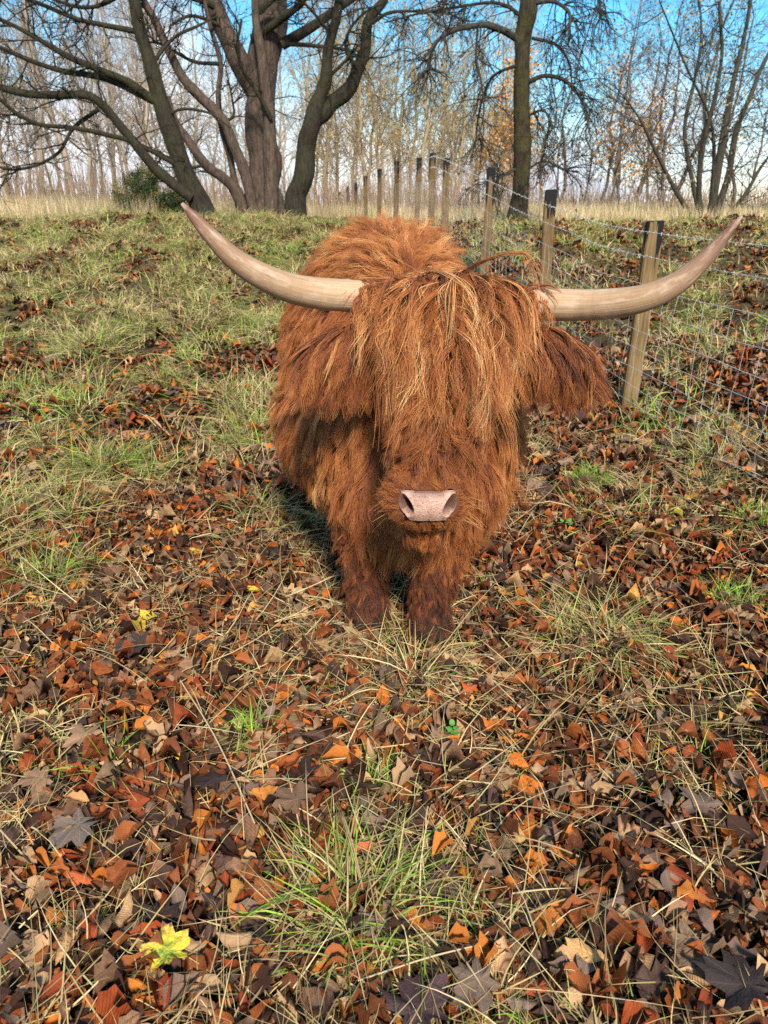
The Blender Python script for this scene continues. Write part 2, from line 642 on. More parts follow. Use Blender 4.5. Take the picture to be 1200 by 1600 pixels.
tree('forked_tree', 'dark tree that forks in two just right of the broad old trunk', fork_trunk, fork_crown, M_BARK_LEAN, M_BARK_LEAN, 462, 18.2)


# straight tree behind the fence with drooping twigs
def droop_trunk(T):
    Y = 17.0
    g = sunk(808, 350, Y)
    return [limb(T, [(804, g), (808, 340), (813, 300), (816, 200), (815, 110), (818, 60), (825, 15), (828, -60), (832, -200), (835, -350)], [52, 40, 31, 29, 28, 29, 31, 28, 22, 10], Y, 0, 14)]


def droop_crown(T, paths, tips):
    Y = 16.9
    L = [limb(T, [(806, 60), (785, 47), (762, 40), (738, 40), (705, 50), (684, 62), (672, 80), (655, 95)], [13, 12, 11, 10, 8, 6, 5, 3], Y, -1.0, 7),
         limb(T, [(826, 128), (850, 119), (880, 124), (903, 147), (916, 172), (919, 200)], [9, 8, 7, 6, 5, 3], Y, -.6, 6),
         limb(T, [(830, 5), (865, 3), (888, 18), (890, 45), (887, 70)], [8, 7, 6, 5, 3], Y, -.8, 6),
         limb(T, [(746, 45), (744, 90), (752, 130), (756, 175), (748, 215)], [5, 4, 4, 3, 2], Y - .4, -.2, 5),
         limb(T, [(684, 62), (672, 90), (668, 110)], [5, 4, 3], Y - .7, -.2, 5),
         limb(T, [(805, 265), (785, 275), (770, 290)], [6, 5, 3], Y, -.3, 5),
         limb(T, [(828, 262), (850, 252), (880, 265), (905, 268)], [4, 4, 3, 2], Y, -.5, 5),
         limb(T, [(828, 180), (845, 173), (858, 180), (862, 200)], [5, 4, 3, 2], Y, -.5, 5),
         limb(T, [(822, 30), (780, 5), (720, 10), (660, 20), (600, 35)], [7, 6, 5, 4, 3], Y, .8, 5),
         limb(T, [(832, 60), (870, 70), (890, 100), (893, 140)], [6, 5, 4, 2], Y, .8, 5),
         limb(T, [(812, 100), (770, 120), (750, 170), (742, 230)], [6, 5, 4, 2], Y, .8, 5),
         limb(T, [(828, -40), (880, -60), (930, -20), (940, 30)], [10, 8, 6, 3], Y, .2, 6),
         limb(T, [(828, -60), (770, -80), (710, -30), (690, 20)], [10, 8, 6, 3], Y, .2, 6)]
    for k, p in enumerate(L):
        dress(T, p, 26 if k in (0, 1, 2, 8, 11, 12) else 15, .85, .0135, 2, .42, .0, .5, (5, 3, 3), .12, tips)


def buds(root, tips, inv):
    # withered leaf scraps at the ends of the hanging twigs
    sel = [t for t in tips if random.random() < .22]
    V = []; T = []; C = []
    for k, (a, b, c) in enumerate(sel):
        s = random.uniform(.018, .04)
        q = rnd_unit(); e = np.cross(q, rnd_unit()); e /= np.linalg.norm(e)
        V += [a + q * s, a + e * s * .8, a - q * s, a - e * s * .7 + np.array([0, 0, -s])]
        T += [(4 * k, 4 * k + 1, 4 * k + 2), (4 * k, 4 * k + 2, 4 * k + 3)]
        col = random.choice([(.045, .03, .02), (.07, .04, .02), (.05, .035, .03)])
        C += [col] * 4
    o = link('withered_leaves', mesh_np('withered_leaves', np.array(V) - inv, np.array(T), False, col=rgba(C)), root, M_ATTR)
    o['kind'] = 'stuff'


tree('straight_tree', 'single straight dark trunk with drooping twigs behind the wire fence', droop_trunk, droop_crown, M_BARK_D, M_TWIG, 808, 17.0, None, buds)


# many-stemmed tree at the right
def stems_trunk(T):
    Y = 21.5
    S = [([(1100, 0), (1092, 300), (1100, 220), (1118, 150), (1128, 80), (1124, 0), (1130, -120)], [15, 12, 11, 9, 8, 6, 3]),
         ([(1106, 0), (1118, 290), (1132, 205), (1146, 125), (1166, 45), (1178, -40), (1190, -150)], [20, 17, 15, 12, 9, 6, 3]),
         ([(1114, 0), (1136, 280), (1154, 195), (1180, 130), (1203, 80), (1235, 0), (1260, -90)], [16, 14, 12, 10, 8, 6, 3]),
         ([(1092, 0), (1064, 312), (1042, 272), (1022, 232), (1002, 190), (975, 150)], [12, 10, 8, 7, 5, 3]),
         ([(1098, 0), (1082, 285), (1070, 205), (1084, 130), (1096, 60), (1092, -10), (1085, -120)], [12, 10, 9, 7, 6, 4, 3]),
         ([(1110, 0), (1112, 300), (1116, 240), (1108, 180), (1075, 110), (1050, 50), (1030, 0)], [11, 9, 8, 6, 5, 4, 3]),
         ([(1118, 0), (1160, 310), (1190, 260), (1230, 210)], [9, 8, 6, 4])]
    out = []
    for k, (px, wd) in enumerate(S):
        Yk = Y + (-.35, .1, .3, -.2, .45, -.05, .2)[k]
        px = [(px[0][0], sunk(px[0][0], 360, Yk))] + px[1:]
        out.append(limb(T, px, wd, Yk, (-1, .6, 1.2, -.8, 1.5, -1.4, .5)[k], 8, .74))
    return out


def stems_crown(T, paths, tips):
    for p in paths:
        dress(T, p, 14, 1.35, .014, 2, .0, .22, .4, (4, 3, 3), .2, tips, .7)


def small_leaves(n, size, cols):
    def f(root, tips, inv):
        V = []; T = []; C = []
        for k in range(n):
            a, b, c = random.choice(tips)
            p = random.choice((a, b, c)) + rnd_unit() * .12
            s = random.uniform(.6, 1.2) * size
            q = rnd_unit(); e = np.cross(q, rnd_unit()); e /= np.linalg.norm(e)
            V += [p + q * s, p + e * s * .55, p - q * s, p - e * s * .55]
            T += [(4 * k, 4 * k + 1, 4 * k + 2), (4 * k, 4 * k + 2, 4 * k + 3)]
            c_ = np.array(random.choice(cols)) * random.uniform(.7, 1.3)
            C += [c_] * 4
        o = link('leaves', mesh_np('leaves', np.array(V) - inv, np.array(T), False, col=rgba(C)), root, M_ATTR)
        o['kind'] = 'stuff'
    return f


tree('many_stemmed_tree', 'tall many stemmed tree with sparse yellowing leaves at the right edge', stems_trunk, stems_crown, M_BARK_E, M_TWIG, 1105, 21.5, None,
     small_leaves(1900, .042, [(.22, .16, .04), (.16, .11, .04), (.28, .17, .04), (.12, .10, .04)]))

# ------------------------------------------------------------------ the wood behind


def far_variant(seed, h, r, kids, leafy, cols, droop=0., slender=1.0):
    """Trunk, crown and (for some) leaf meshes of one far tree, standing at the origin."""
    global rng
    keep, st = rng, random.getstate()
    rng = np.random.default_rng(seed); random.seed(seed)
    T = Tubes(); C = Tubes(); tips = []
    n = 12
    pts = np.zeros((n + 1, 3)); pts[:, 2] = np.linspace(-.2, h, n + 1)
    pts[:, :2] = np.cumsum(rng.normal(size=(n + 1, 2)) * .13, 0); pts[0, :2] = 0
    rad = r * (1 - .85 * np.linspace(0, 1, n + 1) ** .9); rad[0] *= 1.4
    T.add(pts, rad, 6)
    for _ in range(kids):
        s = random.uniform(.18, 1)
        q = np.array([np.interp(s * n, np.arange(n + 1), pts[:, j]) for j in range(3)])
        a = random.uniform(0, 6.28)
        d = np.array([math.cos(a), math.sin(a), random.uniform(.5, 1.6) - droop])
        grow(C, q, d, h * random.uniform(.12, .24) * (1.15 - .6 * s) * slender, r * .3 * (1.2 - s), 2, droop, .4, (5, 4, 4), tips, 3, .12, .8)
    mt, mc = T.mesh('far_trunk'), C.mesh('far_crown')
    ml = None
    if leafy:
        V = []; F_ = []; K = []
        for k in range(leafy):
            a, b, c = random.choice(tips)
            p = random.choice((a, b)) + rnd_unit() * .25
            s = random.uniform(.04, .08)
            q = rnd_unit(); e = np.cross(q, rnd_unit()); e /= np.linalg.norm(e)
            V += [p + q * s, p + e * s * .6, p - q * s, p - e * s * .6]
            F_ += [(4 * k, 4 * k + 1, 4 * k + 2), (4 * k, 4 * k + 2, 4 * k + 3)]
            K += [np.array(random.choice(cols)) * random.uniform(.7, 1.3)] * 4
        ml = mesh_np('far_leaves', np.array(V), np.array(F_), False, col=rgba(K))
    rng = keep; random.setstate(st)
    return mt, mc, ml


GOLD = [(.42, .26, .07), (.36, .20, .06), (.30, .19, .07), (.45, .30, .12)]
ORG = [(.55, .24, .05), (.50, .20, .04), (.42, .22, .06)]
kinds = {
    'grey': [far_variant(100 + k, 13.5, .115, 38, 0, None) for k in range(4)],
    'tan': [far_variant(200 + k, 12.0, .11, 40, 500, GOLD) for k in range(4)],
    'brown': [far_variant(300 + k, 8.5, .085, 36, 160, GOLD, .1, 1.3) for k in range(3)],
    'orange': [far_variant(400, 5.0, .06, 26, 900, ORG, .0, 1.2)],
}
far_mat = {'grey': M_FAR1, 'tan': M_FAR2, 'brown': M_FAR3, 'orange': M_FAR3}
far_lab = {
    'grey': ('slender grey trunk in the bare wood beyond the pale grass', 'bare wood at the left'),
    'tan': ('thin tan tree with a few golden leaves behind the fence posts', 'golden thin trees behind the posts'),
    'brown': ('small twiggy brown tree in the hedge line at the right', 'twiggy trees along the right hedge line'),
    'orange': ('young tree still holding orange leaves behind the fence', 'young trees with orange leaves'),
}


def far_where(kind, px, Y):
    near_ = 'nearer' if Y < 45 else 'farther'
    if kind == 'grey':
        w_ = ('at the left picture edge' if px < 70 else 'under the long low branches' if px < 180 else 'behind the gorse bush' if px < 290 else 'seen past the broad old trunk')
        return f'{near_} slender grey trunk of the bare wood {w_}'
    if kind == 'tan':
        w_ = ('right of the forked tree' if px < 570 else 'above the back of the cow' if px < 690 else 'left of the straight tree' if px < 790 else 'behind the straight tree')
        return f'{near_} thin tan tree with golden leaves {w_}'
    if kind == 'brown':
        near_ = 'nearer' if Y < 36 else 'farther'
        w_ = ('just right of the straight tree' if px < 930 else 'above the nearest post' if px < 1060 else 'behind the many stemmed tree')
        return f'{near_} twiggy brown tree {w_}'
    return {792: 'small orange leaved tree beside the straight trunk', 783: 'second small orange leaved tree left of the straight trunk'}.get(px, f'small orange leaved tree in the right hedge line, {"nearest" if Y < 30.5 else "lowest" if sc_low(px) else "farthest"} of three')


def sc_low(px):
    return px == 1015


def far_tree(kind, px, Y, sc, v):
    x = float(P(px, 330, Y)[0])
    root = empty('far_tree', (x, Y, float(H(x, Y)) - .05))
    root.rotation_euler = (random.uniform(-.06, .06), random.uniform(-.07, .07), random.uniform(0, 6.28))
    root.scale = (sc, sc, sc * random.uniform(.92, 1.12))
    tag(root, far_where(kind, px, Y), 'tree', far_lab[kind][1])
    mt, mc, ml = kinds[kind][v % len(kinds[kind])]
    link('trunk', mt, root, far_mat[kind])
    link('crown', mc, root, far_mat[kind])
    if ml:
        o = link('leaves', ml, root, M_ATTR)
        o['kind'] = 'stuff'


k = 0
for q in range(30):
    far_tree('grey', -40 + q * 340 / 30 + random.uniform(-8, 8), random.uniform(33, 58), random.uniform(.8, 1.25), k); k += 1
for q in range(12):
    far_tree('grey', 300 + q * 16 + random.uniform(-8, 8), random.uniform(40, 60), random.uniform(.8, 1.1), k); k += 1
for q in range(34):
    far_tree('tan', 485 + q * 350 / 34 + random.uniform(-8, 8), random.uniform(34, 60), random.uniform(.75, 1.15), k); k += 1
for q in range(18):
    far_tree('brown', 840 + q * 400 / 18 + random.uniform(-10, 10), random.uniform(28, 44), random.uniform(.75, 1.2), k); k += 1
for px, Y, s in ((792, 26, .9), (783, 27.5, .75), (975, 30, .95), (985, 33, .8), (1015, 31, .6)):
    far_tree('orange', px, Y, s, 0)

# tangle of thin upright stems under the far trees
T = Tubes()
for q in range(7500):
    px = random.uniform(-60, 1260)
    Y = random.uniform(27, 46) if px < 830 else random.uniform(27.5, 40)
    x = float(P(px, 330, Y)[0]); z = float(H(x, Y))
    h = random.uniform(.5, 2.3) * random.uniform(.6, 1.5) * (1.0 if px < 830 else .6)
    l = rng.normal(size=2) * .16 * h
    T.add([(x, Y, z - .1), (x + l[0] * .3, Y + l[1] * .3, z + h * .5), (x + l[0] + random.uniform(-.1, .1), Y + l[1], z + h)], [.017, .012, .004], 3)
brush = link('undergrowth', T.mesh('undergrowth'), None, mat_bark('brush_stems', (.20, .135, .085), (.44, .31, .20), (.36, .23, .13), .5, 3))
tag(brush, 'tangle of thin brown stems under the far trees', 'undergrowth', None, 'stuff')

# ------------------------------------------------------------------ the gorse bush


def bush():
    Y = 23.0
    c = P(232, 300, Y)
    gz = float(H(c[0], Y))
    root = empty('gorse_bush', (float(c[0]), Y, gz))
    tag(root, 'dark green and yellow gorse bush left of the leaning trunk', 'bush')
    T = Tubes()
    for _ in range(26):
        a = random.uniform(0, 6.28)
        grow(T, np.array([random.uniform(-.15, .15), random.uniform(-.1, .1), -.05]), np.array([math.cos(a) * .8, math.sin(a) * .8, 1.]), random.uniform(.7, 1.2), .022, 1, 0, .3, (4, 3), None, 4)
    link('stems', T.mesh('stems'), root, M_TWIG)
    n = 15000
    lob = [(-.45, 0, .75, .55, .5, .52), (.35, .1, .62, .62, .55, .5), (-.1, -.1, 1.05, .45, .45, .38), (.72, -.1, .42, .42, .4, .36), (-.75, .1, .42, .36, .4, .4), (.1, -.3, .45, .75, .4, .42)]
    V = []; F_ = []; K = []
    cl = []
    for _ in range(330):
        l = random.choice(lob)
        d = rnd_unit() * random.uniform(.55, 1.08)
        cl.append((np.array(l[:3]) + d * np.array(l[3:]), d, random.random()))
    for q in range(n):
        p0, d, tq = random.choice(cl)
        p = p0 + rng.normal(size=3) * .055
        if p[2] < .02:
            continue
        dir_ = d * .7 + rnd_unit() * .8 + np.array([0, 0, .35]); dir_ /= np.linalg.norm(dir_)
        e = np.cross(dir_, rnd_unit()); e /= np.linalg.norm(e)
        L = random.uniform(.05, .11)
        b = len(V)
        V += [p - e * .010, p + e * .010, p + dir_ * L]
        F_.append((b, b + 1, b + 2))
        col = (.28, .23, .03) if (tq < .25 and random.random() < .7) else random.choice([(.028, .05, .016), (.045, .07, .02), (.07, .09, .025), (.035, .055, .022)])
        K += [np.array(col) * random.uniform(.7, 1.3)] * 3
    o = link('foliage', mesh_np('foliage', np.array(V), np.array(F_), False, col=rgba(K)), root, M_ATTR)
    o['kind'] = 'stuff'


bush()

# ------------------------------------------------------------------ low stone wall far right


def rock_mesh(seed, sub=1):
    import bmesh
    bm = bmesh.new()
    bmesh.ops.create_icosphere(bm, subdivisions=sub, radius=1)
    r = np.random.default_rng(seed)
    V = np.array([v.co for v in bm.verts]); T_ = np.array([[v.index for v in f.verts] for f in bm.faces])
    bm.free()
    V = np.sign(V) * np.abs(V) ** .7
    V *= 1 + r.normal(size=(len(V), 1)) * .10
    return V, T_


def wall():
    a = P(905, 360, 27.5); b = P(1290, 360, 24.5)
    root = empty('stone_wall', (float(a[0]), float(a[1]), float(H(a[0], a[1]))))
    tag(root, 'low dark dry stone wall at the far right behind pale grass', 'wall')
    rocks = [rock_mesh(s) for s in range(5)]
    V = []; T_ = []; K = []; o = 0
    n = int(np.linalg.norm(b[:2] - a[:2]) / .30)
    for row in range(3):
        for q in range(n):
            f = (q + .5 * (row % 2) + random.uniform(-.1, .1)) / n
            p = a * (1 - f) + b * f
            z = float(H(p[0], p[1]))
            v, t = random.choice(rocks)
            s = np.array([random.uniform(.15, .2), random.uniform(.13, .18), random.uniform(.075, .1)])
            v = v * s + np.array([p[0], p[1], z + .06 + row * .15 + random.uniform(-.01, .02)])
            V.append(v); T_.append(t + o); o += len(v)
            c = random.choice([(.10, .085, .065), (.07, .06, .05), (.14, .12, .085), (.06, .065, .04)])
            K.append(np.tile(np.array(c) * random.uniform(.7, 1.2), (len(v), 1)))
    me = mesh_np('stones', np.concatenate(V) - np.array(root.location), np.concatenate(T_), False, col=rgba(np.concatenate(K)))
    s = link('stones', me, root, M_ATTR)
    s['kind'] = 'stuff'


wall()

# ------------------------------------------------------------------ the fence
POST = [  # photograph column of the top, top row, distance
    (1022, 345, 5.10), (862, 296, 7.2), (765, 263, 9.4), (698, 247, 11.5), (676, 239, 12.9), (653, 246, 15.2), (619, 252, 17.6),
    (592, 264, 20.6), (571, 275, 24.0), (555, 286, 27.5), (542, 291, 31.0), (530, 302, 35.5), (521, 308, 40.0), (512, 314, 45.0)]
LAB = ['nearest fence post with black tar streaks, crossed by the right horn',
       'second fence post from the right, with tarred top, above the horn root',
       'third fence post from the right, standing close by the straight tree',
       'fourth fence post from the right, brown, close beside the tallest post',
       'tallest looking fence post with a darkened top behind the back of the cow',
       'fence post just left of the tallest looking post',
       'seventh fence post from the right, directly behind the highest point of the back',
       'eighth fence post from the right, dark brown, left of the highest point of the back',
       'ninth fence post from the right, its foot clear of the cow',
       'tenth fence post from the right, thin and far off',
       'eleventh fence post from the right, thin and far off',
       'twelfth fence post from the right, third last in the row',
       'thirteenth fence post from the right, second last in the row',
       'farthest and smallest post of the fence row']


def mat_post():
    M = Mat('sawn_post_wood', .8, .2)
    o = M.obj()
    inf = M.n('ObjectInfo')
    off = M.n('VectorMath', operation='ADD'); M.l(o, off.inputs[0])
    sc = M.n('VectorMath', operation='SCALE'); sc.inputs['Scale'].default_value = 7.0
    cmb = M.n('CombineXYZ')
    for q in range(3):
        M.l(inf.outputs['Random'], cmb.inputs[q])
    M.l(cmb.outputs[0], sc.inputs[0]); M.l(sc.outputs[0], off.inputs[1])
    mp_ = M.n('Mapping', Scale=(1, 1, .05)); M.l(off.outputs[0], mp_.inputs['Vector'])
    grain = M.noise(mp_.outputs[0], 75, 7, .65)
    broad = M.noise(off.outputs[0], 4, 4)
    c = M.ramp(grain, [(.25, (.10, .068, .032)), (.5, (.25, .18, .088)), (.78, (.40, .30, .16))])
    c = M.mix(M.ramp(broad, [(.4, (0, 0, 0)), (.7, (.6, .6, .6))]), c, M.mix(1.0, c, (.55, .52, .40), 'MULTIPLY'))
    kn = M.n('TexVoronoi', Scale=3.2); M.l(off.outputs[0], kn.inputs['Vector'])
    c = M.mix(M.ramp(kn.outputs['Distance'], [(.03, (.75, .75, .75)), (.11, (0, 0, 0))]), c, (.12, .06, .025))
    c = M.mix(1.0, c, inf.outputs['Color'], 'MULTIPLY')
    s = M.n('SeparateXYZ'); M.l(o, s.inputs[0])
    mp2 = M.n('Mapping', Scale=(1, 1, .02)); M.l(off.outputs[0], mp2.inputs['Vector'])
    run = M.noise(mp2.outputs[0], 30, 3, .5)
    # tar soaked into the top and run down in streaks
    lim = M.math('ADD', .50, M.math('MULTIPLY', run, 1.25))
    tar = M.math('GREATER_THAN', s.outputs['Z'], lim)
    ran = M.math('LESS_THAN', M.math('ABSOLUTE', s.outputs['Z']), 9)
    c = M.mix(M.math('MULTIPLY', tar, ran), c, (.010, .009, .009))
    M.base(c)
    M.bump(grain, .35, .006)
    return M.m


M_POST = mat_post()


def post_mesh(wd, dp, h, seed):
    import bmesh
    r = random.Random(seed)
    bm = bmesh.new()
    bmesh.ops.create_cube(bm, size=1)
    bmesh.ops.scale(bm, vec=(wd, dp, h + .35), verts=bm.verts)
    bmesh.ops.translate(bm, vec=(0, 0, (h - .35) / 2), verts=bm.verts)
    ed = [e for e in bm.edges if abs(e.verts[0].co.z - e.verts[1].co.z) > .1]
    bmesh.ops.subdivide_edges(bm, edges=ed, cuts=9)
    bmesh.ops.bevel(bm, geom=[e for e in bm.edges if e.calc_face_angle(0) > .5], offset=.006, segments=2, affect='EDGES')
    a, b = r.uniform(0, 6), r.uniform(.003, .007)
    for v in bm.verts:
        v.co.x += math.sin(v.co.z * 3 + a) * b
        v.co.y += math.cos(v.co.z * 2.3 + a) * b
        if v.co.z > h - .01:
            v.co.z += v.co.x * r.uniform(.04, .1)
    m = bpy.data.meshes.new('fence_post')
    bm.to_mesh(m); bm.free()
    return m


posts = []
for k, (px, py, Y) in enumerate(POST):
    top = P(px, py, Y)
    x = top[0]
    lean_x = .0
    if k == 0:
        x = float(P(982, 640, Y)[0]); lean_x = top[0] - x
    g = float(H(x, Y))
    h = float(top[2] - g) + .0
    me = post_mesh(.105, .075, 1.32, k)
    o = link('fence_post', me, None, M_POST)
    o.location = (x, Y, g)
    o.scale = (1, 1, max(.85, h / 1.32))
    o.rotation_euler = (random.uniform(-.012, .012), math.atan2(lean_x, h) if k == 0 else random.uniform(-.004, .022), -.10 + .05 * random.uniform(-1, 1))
    q = (.66, .56, .5)[k] if k < 3 else random.uniform(.36, .52)  # farther posts darker: weathered wood with their shade put into the colour
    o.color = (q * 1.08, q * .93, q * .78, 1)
    tag(o, LAB[k], 'fence post', 'fence posts in a row up the bank')
    posts.append((x, Y, g, h))

M_WIRE = Mat('galvanised_wire', .6, .4)
M_WIRE.b.inputs['Metallic'].default_value = .25
M_WIRE.b.inputs['Base Color'].default_value = (.62, .59, .54, 1)
M_WIRE = M_WIRE.m

line = [(2.06, 3.0), (2.12, 2.0), ][::-1] + [(p[0], p[1]) for p in posts]
line = np.array(line)
lx = line.copy(); lx[:, 0] -= .07           # wire is stapled to the near faces
fl = catmull(np.c_[lx, np.zeros(len(lx))], 500)[:, :2]
fz = H(fl[:, 0], fl[:, 1])
# smooth the ground line so that the wire does not follow each bump
ker = np.ones(41) / 41
fzs = np.convolve(np.pad(fz, 20, mode='edge'), ker, 'valid')
near = fl[:, 1] < 30
NET = [.07, .19, .31, .44, .57, .71, .86]
net = empty('wire_netting', (float(fl[0, 0]), float(fl[0, 1]), float(fzs[0])))
tag(net, 'square mesh wire netting stretched along the fence posts', 'wire fence')
inv = np.array(net.location)
s_arc = np.concatenate([[0], np.cumsum(np.linalg.norm(np.diff(fl, axis=0), axis=1))])
for hh in NET:
    T = Tubes()
    p = np.c_[fl, fzs + hh + .006 * np.sin(s_arc * 4.3 + hh * 30)][near]
    T.add(p - inv, np.full(len(p), .0016), 4)
    link('wire', T.mesh('wire'), net, M_WIRE)
T = Tubes()
for s in np.arange(0, 16, .15):
    q = np.array([np.interp(s, s_arc, fl[:, 0]), np.interp(s, s_arc, fl[:, 1]), np.interp(s, s_arc, fzs)])
    pts = [q + np.array([random.uniform(-.012, .012), random.uniform(-.012, .012), z]) for z in NET]
    T.add(np.array(pts) - inv, np.full(len(NET), .0011), 3)
st = link('upright_wires', T.mesh('upright_wires'), net, M_WIRE)
st['kind'] = 'stuff'
for nm, hh, lab in (('barbed_wire', 1.04, 'lower strand of barbed wire above the netting'), ('barbed_wire', 1.19, 'upper strand of barbed wire near the tops of the posts')):
    T = Tubes()
    p = np.c_[fl, fzs + hh][near]
    root = empty('barbed_wire', p[0])
    tag(root, lab, 'barbed wire', 'strands of barbed wire')
    p = catmull(p, 2000)
    sa = np.linspace(0, 1, len(p)) * s_arc[near][-1]
    off = np.c_[np.cos(sa * 90), np.zeros(len(p)), np.sin(sa * 90)] * .0022
    T.add(p + off - p[0], np.full(len(p), .0014), 3)
    T.add(p - off - p[0], np.full(len(p), .0014), 3)
    link('strand', T.mesh('strand'), root, M_WIRE)
    B = Tubes()
    for s in np.arange(.1, 14, .1):
        i_ = int(np.searchsorted(sa, s))
        c0 = p[i_] - p[0]
        for _ in range(2):
            d = rnd_unit() * .017
            B.add([c0 - d, c0, c0 + d], [.0008, .0018, .0008], 3)
    b = link('barbs', B.mesh('barbs'), root, M_WIRE)
    b['kind'] = 'stuff'

# ------------------------------------------------------------------ the cow
exec_cow = True
COWLOC = np.array([.05, 2.7, 0.])


_th = np.linspace(0, math.pi, 15); _ph = np.linspace(0, 2 * math.pi, 23)[:-1]
SPH_V = np.array([(math.sin(t) * math.cos(p), math.sin(t) * math.sin(p), math.cos(t)) for t in _th for p in _ph])
SPH_F = np.array([(i_ * 22 + j, (i_ + 1) * 22 + j, (i_ + 1) * 22 + (j + 1) % 22, i_ * 22 + (j + 1) % 22) for i_ in range(14) for j in range(22)])


def ellipsoid(acc, c, r, rot=None):
    V = SPH_V * np.array(r)
    if rot is not None:
        V = V @ np.array(rot.to_3x3()).T
    acc.append(V + np.array(c))


def capsule(bm, a, b, ra, rb, n=7):
    a = np.array(a, float); b = np.array(b, float)
    for k in range(n):
        f = k / (n - 1)
        q = ra * (1 - f) + rb * f
        ellipsoid(bm, a * (1 - f) + b * f, (q, q, q))


PRIM = [  # region, centre, radii
    ('chest', (.10, 2.30, .72), (.325, .24, .35)),
    ('side', (.07, 2.50, .82), (.33, .30, .40)),
    ('side', (.00, 2.90, .82), (.385, .48, .43)),
    ('side', (-.02, 2.76, .60), (.385, .46, .29)),
    ('side', (-.075, 2.42, .62), (.185, .20, .30)),
    ('side', (.275, 2.38, .62), (.175, .18, .30)),
    ('side', (-.04, 3.38, .86), (.35, .38, .39)),
    ('back', (.05, 2.55, 1.10), (.16, .30, .13)),
    ('back', (.02, 3.0, 1.13), (.22, .50, .15)),
    ('brisket', (.11, 2.14, .54), (.24, .15, .21)),
    ('neck', (.16, 2.08, 1.0), (.17, .16, .17)),
    ('neck', (.13, 2.22, .92), (.22, .2, .24)),
    ('poll', (.166, 1.975, 1.095), (.20, .115, .090)),
    ('forehead', (.158, 1.87, 1.0), (.140, .12, .13)),
    ('cheek', (.143, 1.88, .87), (.130, .14, .13)),
    ('bridge', (.128, 1.745, .815), (.086, .10, .125)),
    ('muzzle', (.107, 1.660, .690), (.112, .082, .076)),
    ('chin', (.107, 1.71, .622), (.064, .07, .050)),
]
LEGS = [  # hip, knee, fetlock, foot; radii
    ((-.06, 2.28, .62), (-.06, 2.17, .36), (-.058, 2.16, .12), (-.057, 2.14, .02), (.12, .082, .062, .07)),
    ((.22, 2.24, .62), (.175, 2.10, .36), (.16, 2.09, .12), (.157, 2.06, .02), (.12, .082, .062, .07)),
    ((-.20, 3.45, .66), (-.22, 3.38, .44), (-.21, 3.60, .30), (-.21, 3.52, .02), (.16, .10, .065, .065)),
    ((.17, 3.42, .66), (.19, 3.36, .44), (.18, 3.58, .30), (.18, 3.50, .02), (.16, .10, .065, .065)),
]
EARS = [  # root, tip
    ((.04, 1.96, 1.045), (-.185, 1.95, 1.0)),
    ((.295, 1.96, 1.04), (.530, 1.95, .995)),
]


def ground_foot(p):
    return (p[0], p[1], p[2] + float(H(p[0], p[1])))


def build_body():
    bm = []
    for reg, c, r in PRIM:
        ellipsoid(bm, c, r)
    for hip, kn, fe, ft, rr in LEGS:
        fe = ground_foot(fe); ft = ground_foot(ft)
        capsule(bm, hip, kn, rr[0], rr[1]); capsule(bm, kn, fe, rr[1], rr[2]); capsule(bm, fe, ft, rr[2], rr[3], 4)
    for a, b in EARS:
        a = Vector(a); b = Vector(b)
        d = (b - a)
        rot = d.to_track_quat('X', 'Z').to_matrix().to_4x4()
        ellipsoid(bm, (a + b) / 2, (d.length * .56, .028, .052), rot)
    # tail
    capsule(bm, (-.03, 3.72, 1.02), (-.03, 3.80, .45), .045, .025, 12)
    m = mesh_np('tmp', np.concatenate(bm), np.concatenate([SPH_F + len(SPH_V) * k for k in range(len(bm))]))
    o = bpy.data.objects.new('tmp', m); COL.objects.link(o)
    md = o.modifiers.new('r', 'REMESH'); md.mode = 'VOXEL'; md.voxel_size = .014
    sm = o.modifiers.new('s', 'SMOOTH'); sm.factor = .5; sm.iterations = 7
    dg = bpy.context.evaluated_depsgraph_get()
    me = bpy.data.meshes.new_from_object(o.evaluated_get(dg))
    bpy.data.objects.remove(o)
    bpy.data.meshes.remove(m)
    me.name = 'body'
    n = len(me.polygons)
    me.polygons.foreach_set('use_smooth', np.ones(n, bool))
    return me


cow = empty('highland_cow', COWLOC)
tag(cow, 'shaggy ginger long horned cow facing the camera on the leaf litter', 'cow')
body_me = build_body()
vb = np.zeros(len(body_me.vertices) * 3, np.float32)
body_me.vertices.foreach_get('co', vb)
vb = vb.reshape(-1, 3)
MZ_C, MZ_R = [(np.array(c), np.array(r)) for reg, c, r in PRIM if reg == 'muzzle'][0]
mv = (vb - MZ_C) / MZ_R
sink = sst(1.0, .80, np.sqrt((np.abs(mv[:, 0]) / .60) ** 4 + (np.abs(mv[:, 2] - .04) / .47) ** 4)) * (mv[:, 1] < -.1)
vb[:, 1] += (sink * .065).astype(np.float32)
body_me.vertices.foreach_set('co', vb.ravel())
body_me.update()
body_me.calc_loop_triangles()
tb = np.zeros(len(body_me.loop_triangles) * 3, np.int32)
body_me.loop_triangles.foreach_get('vertices', tb)
tb = tb.reshape(-1, 3)
BVH_ALL = BVHTree.FromPolygons([tuple(v) for v in vb], [tuple(t) for t in tb])
body_me.transform(Matrix.Translation(Vector(-COWLOC)))
Mk = Mat('cow_skin', .8, .2)
Mk.base(Mk.ramp(Mk.noise(Mk.obj(), 12, 4), [(.3, (.06, .018, .008)), (.7, (.13, .04, .015))]))
body = link('body', body_me, cow, Mk.m)


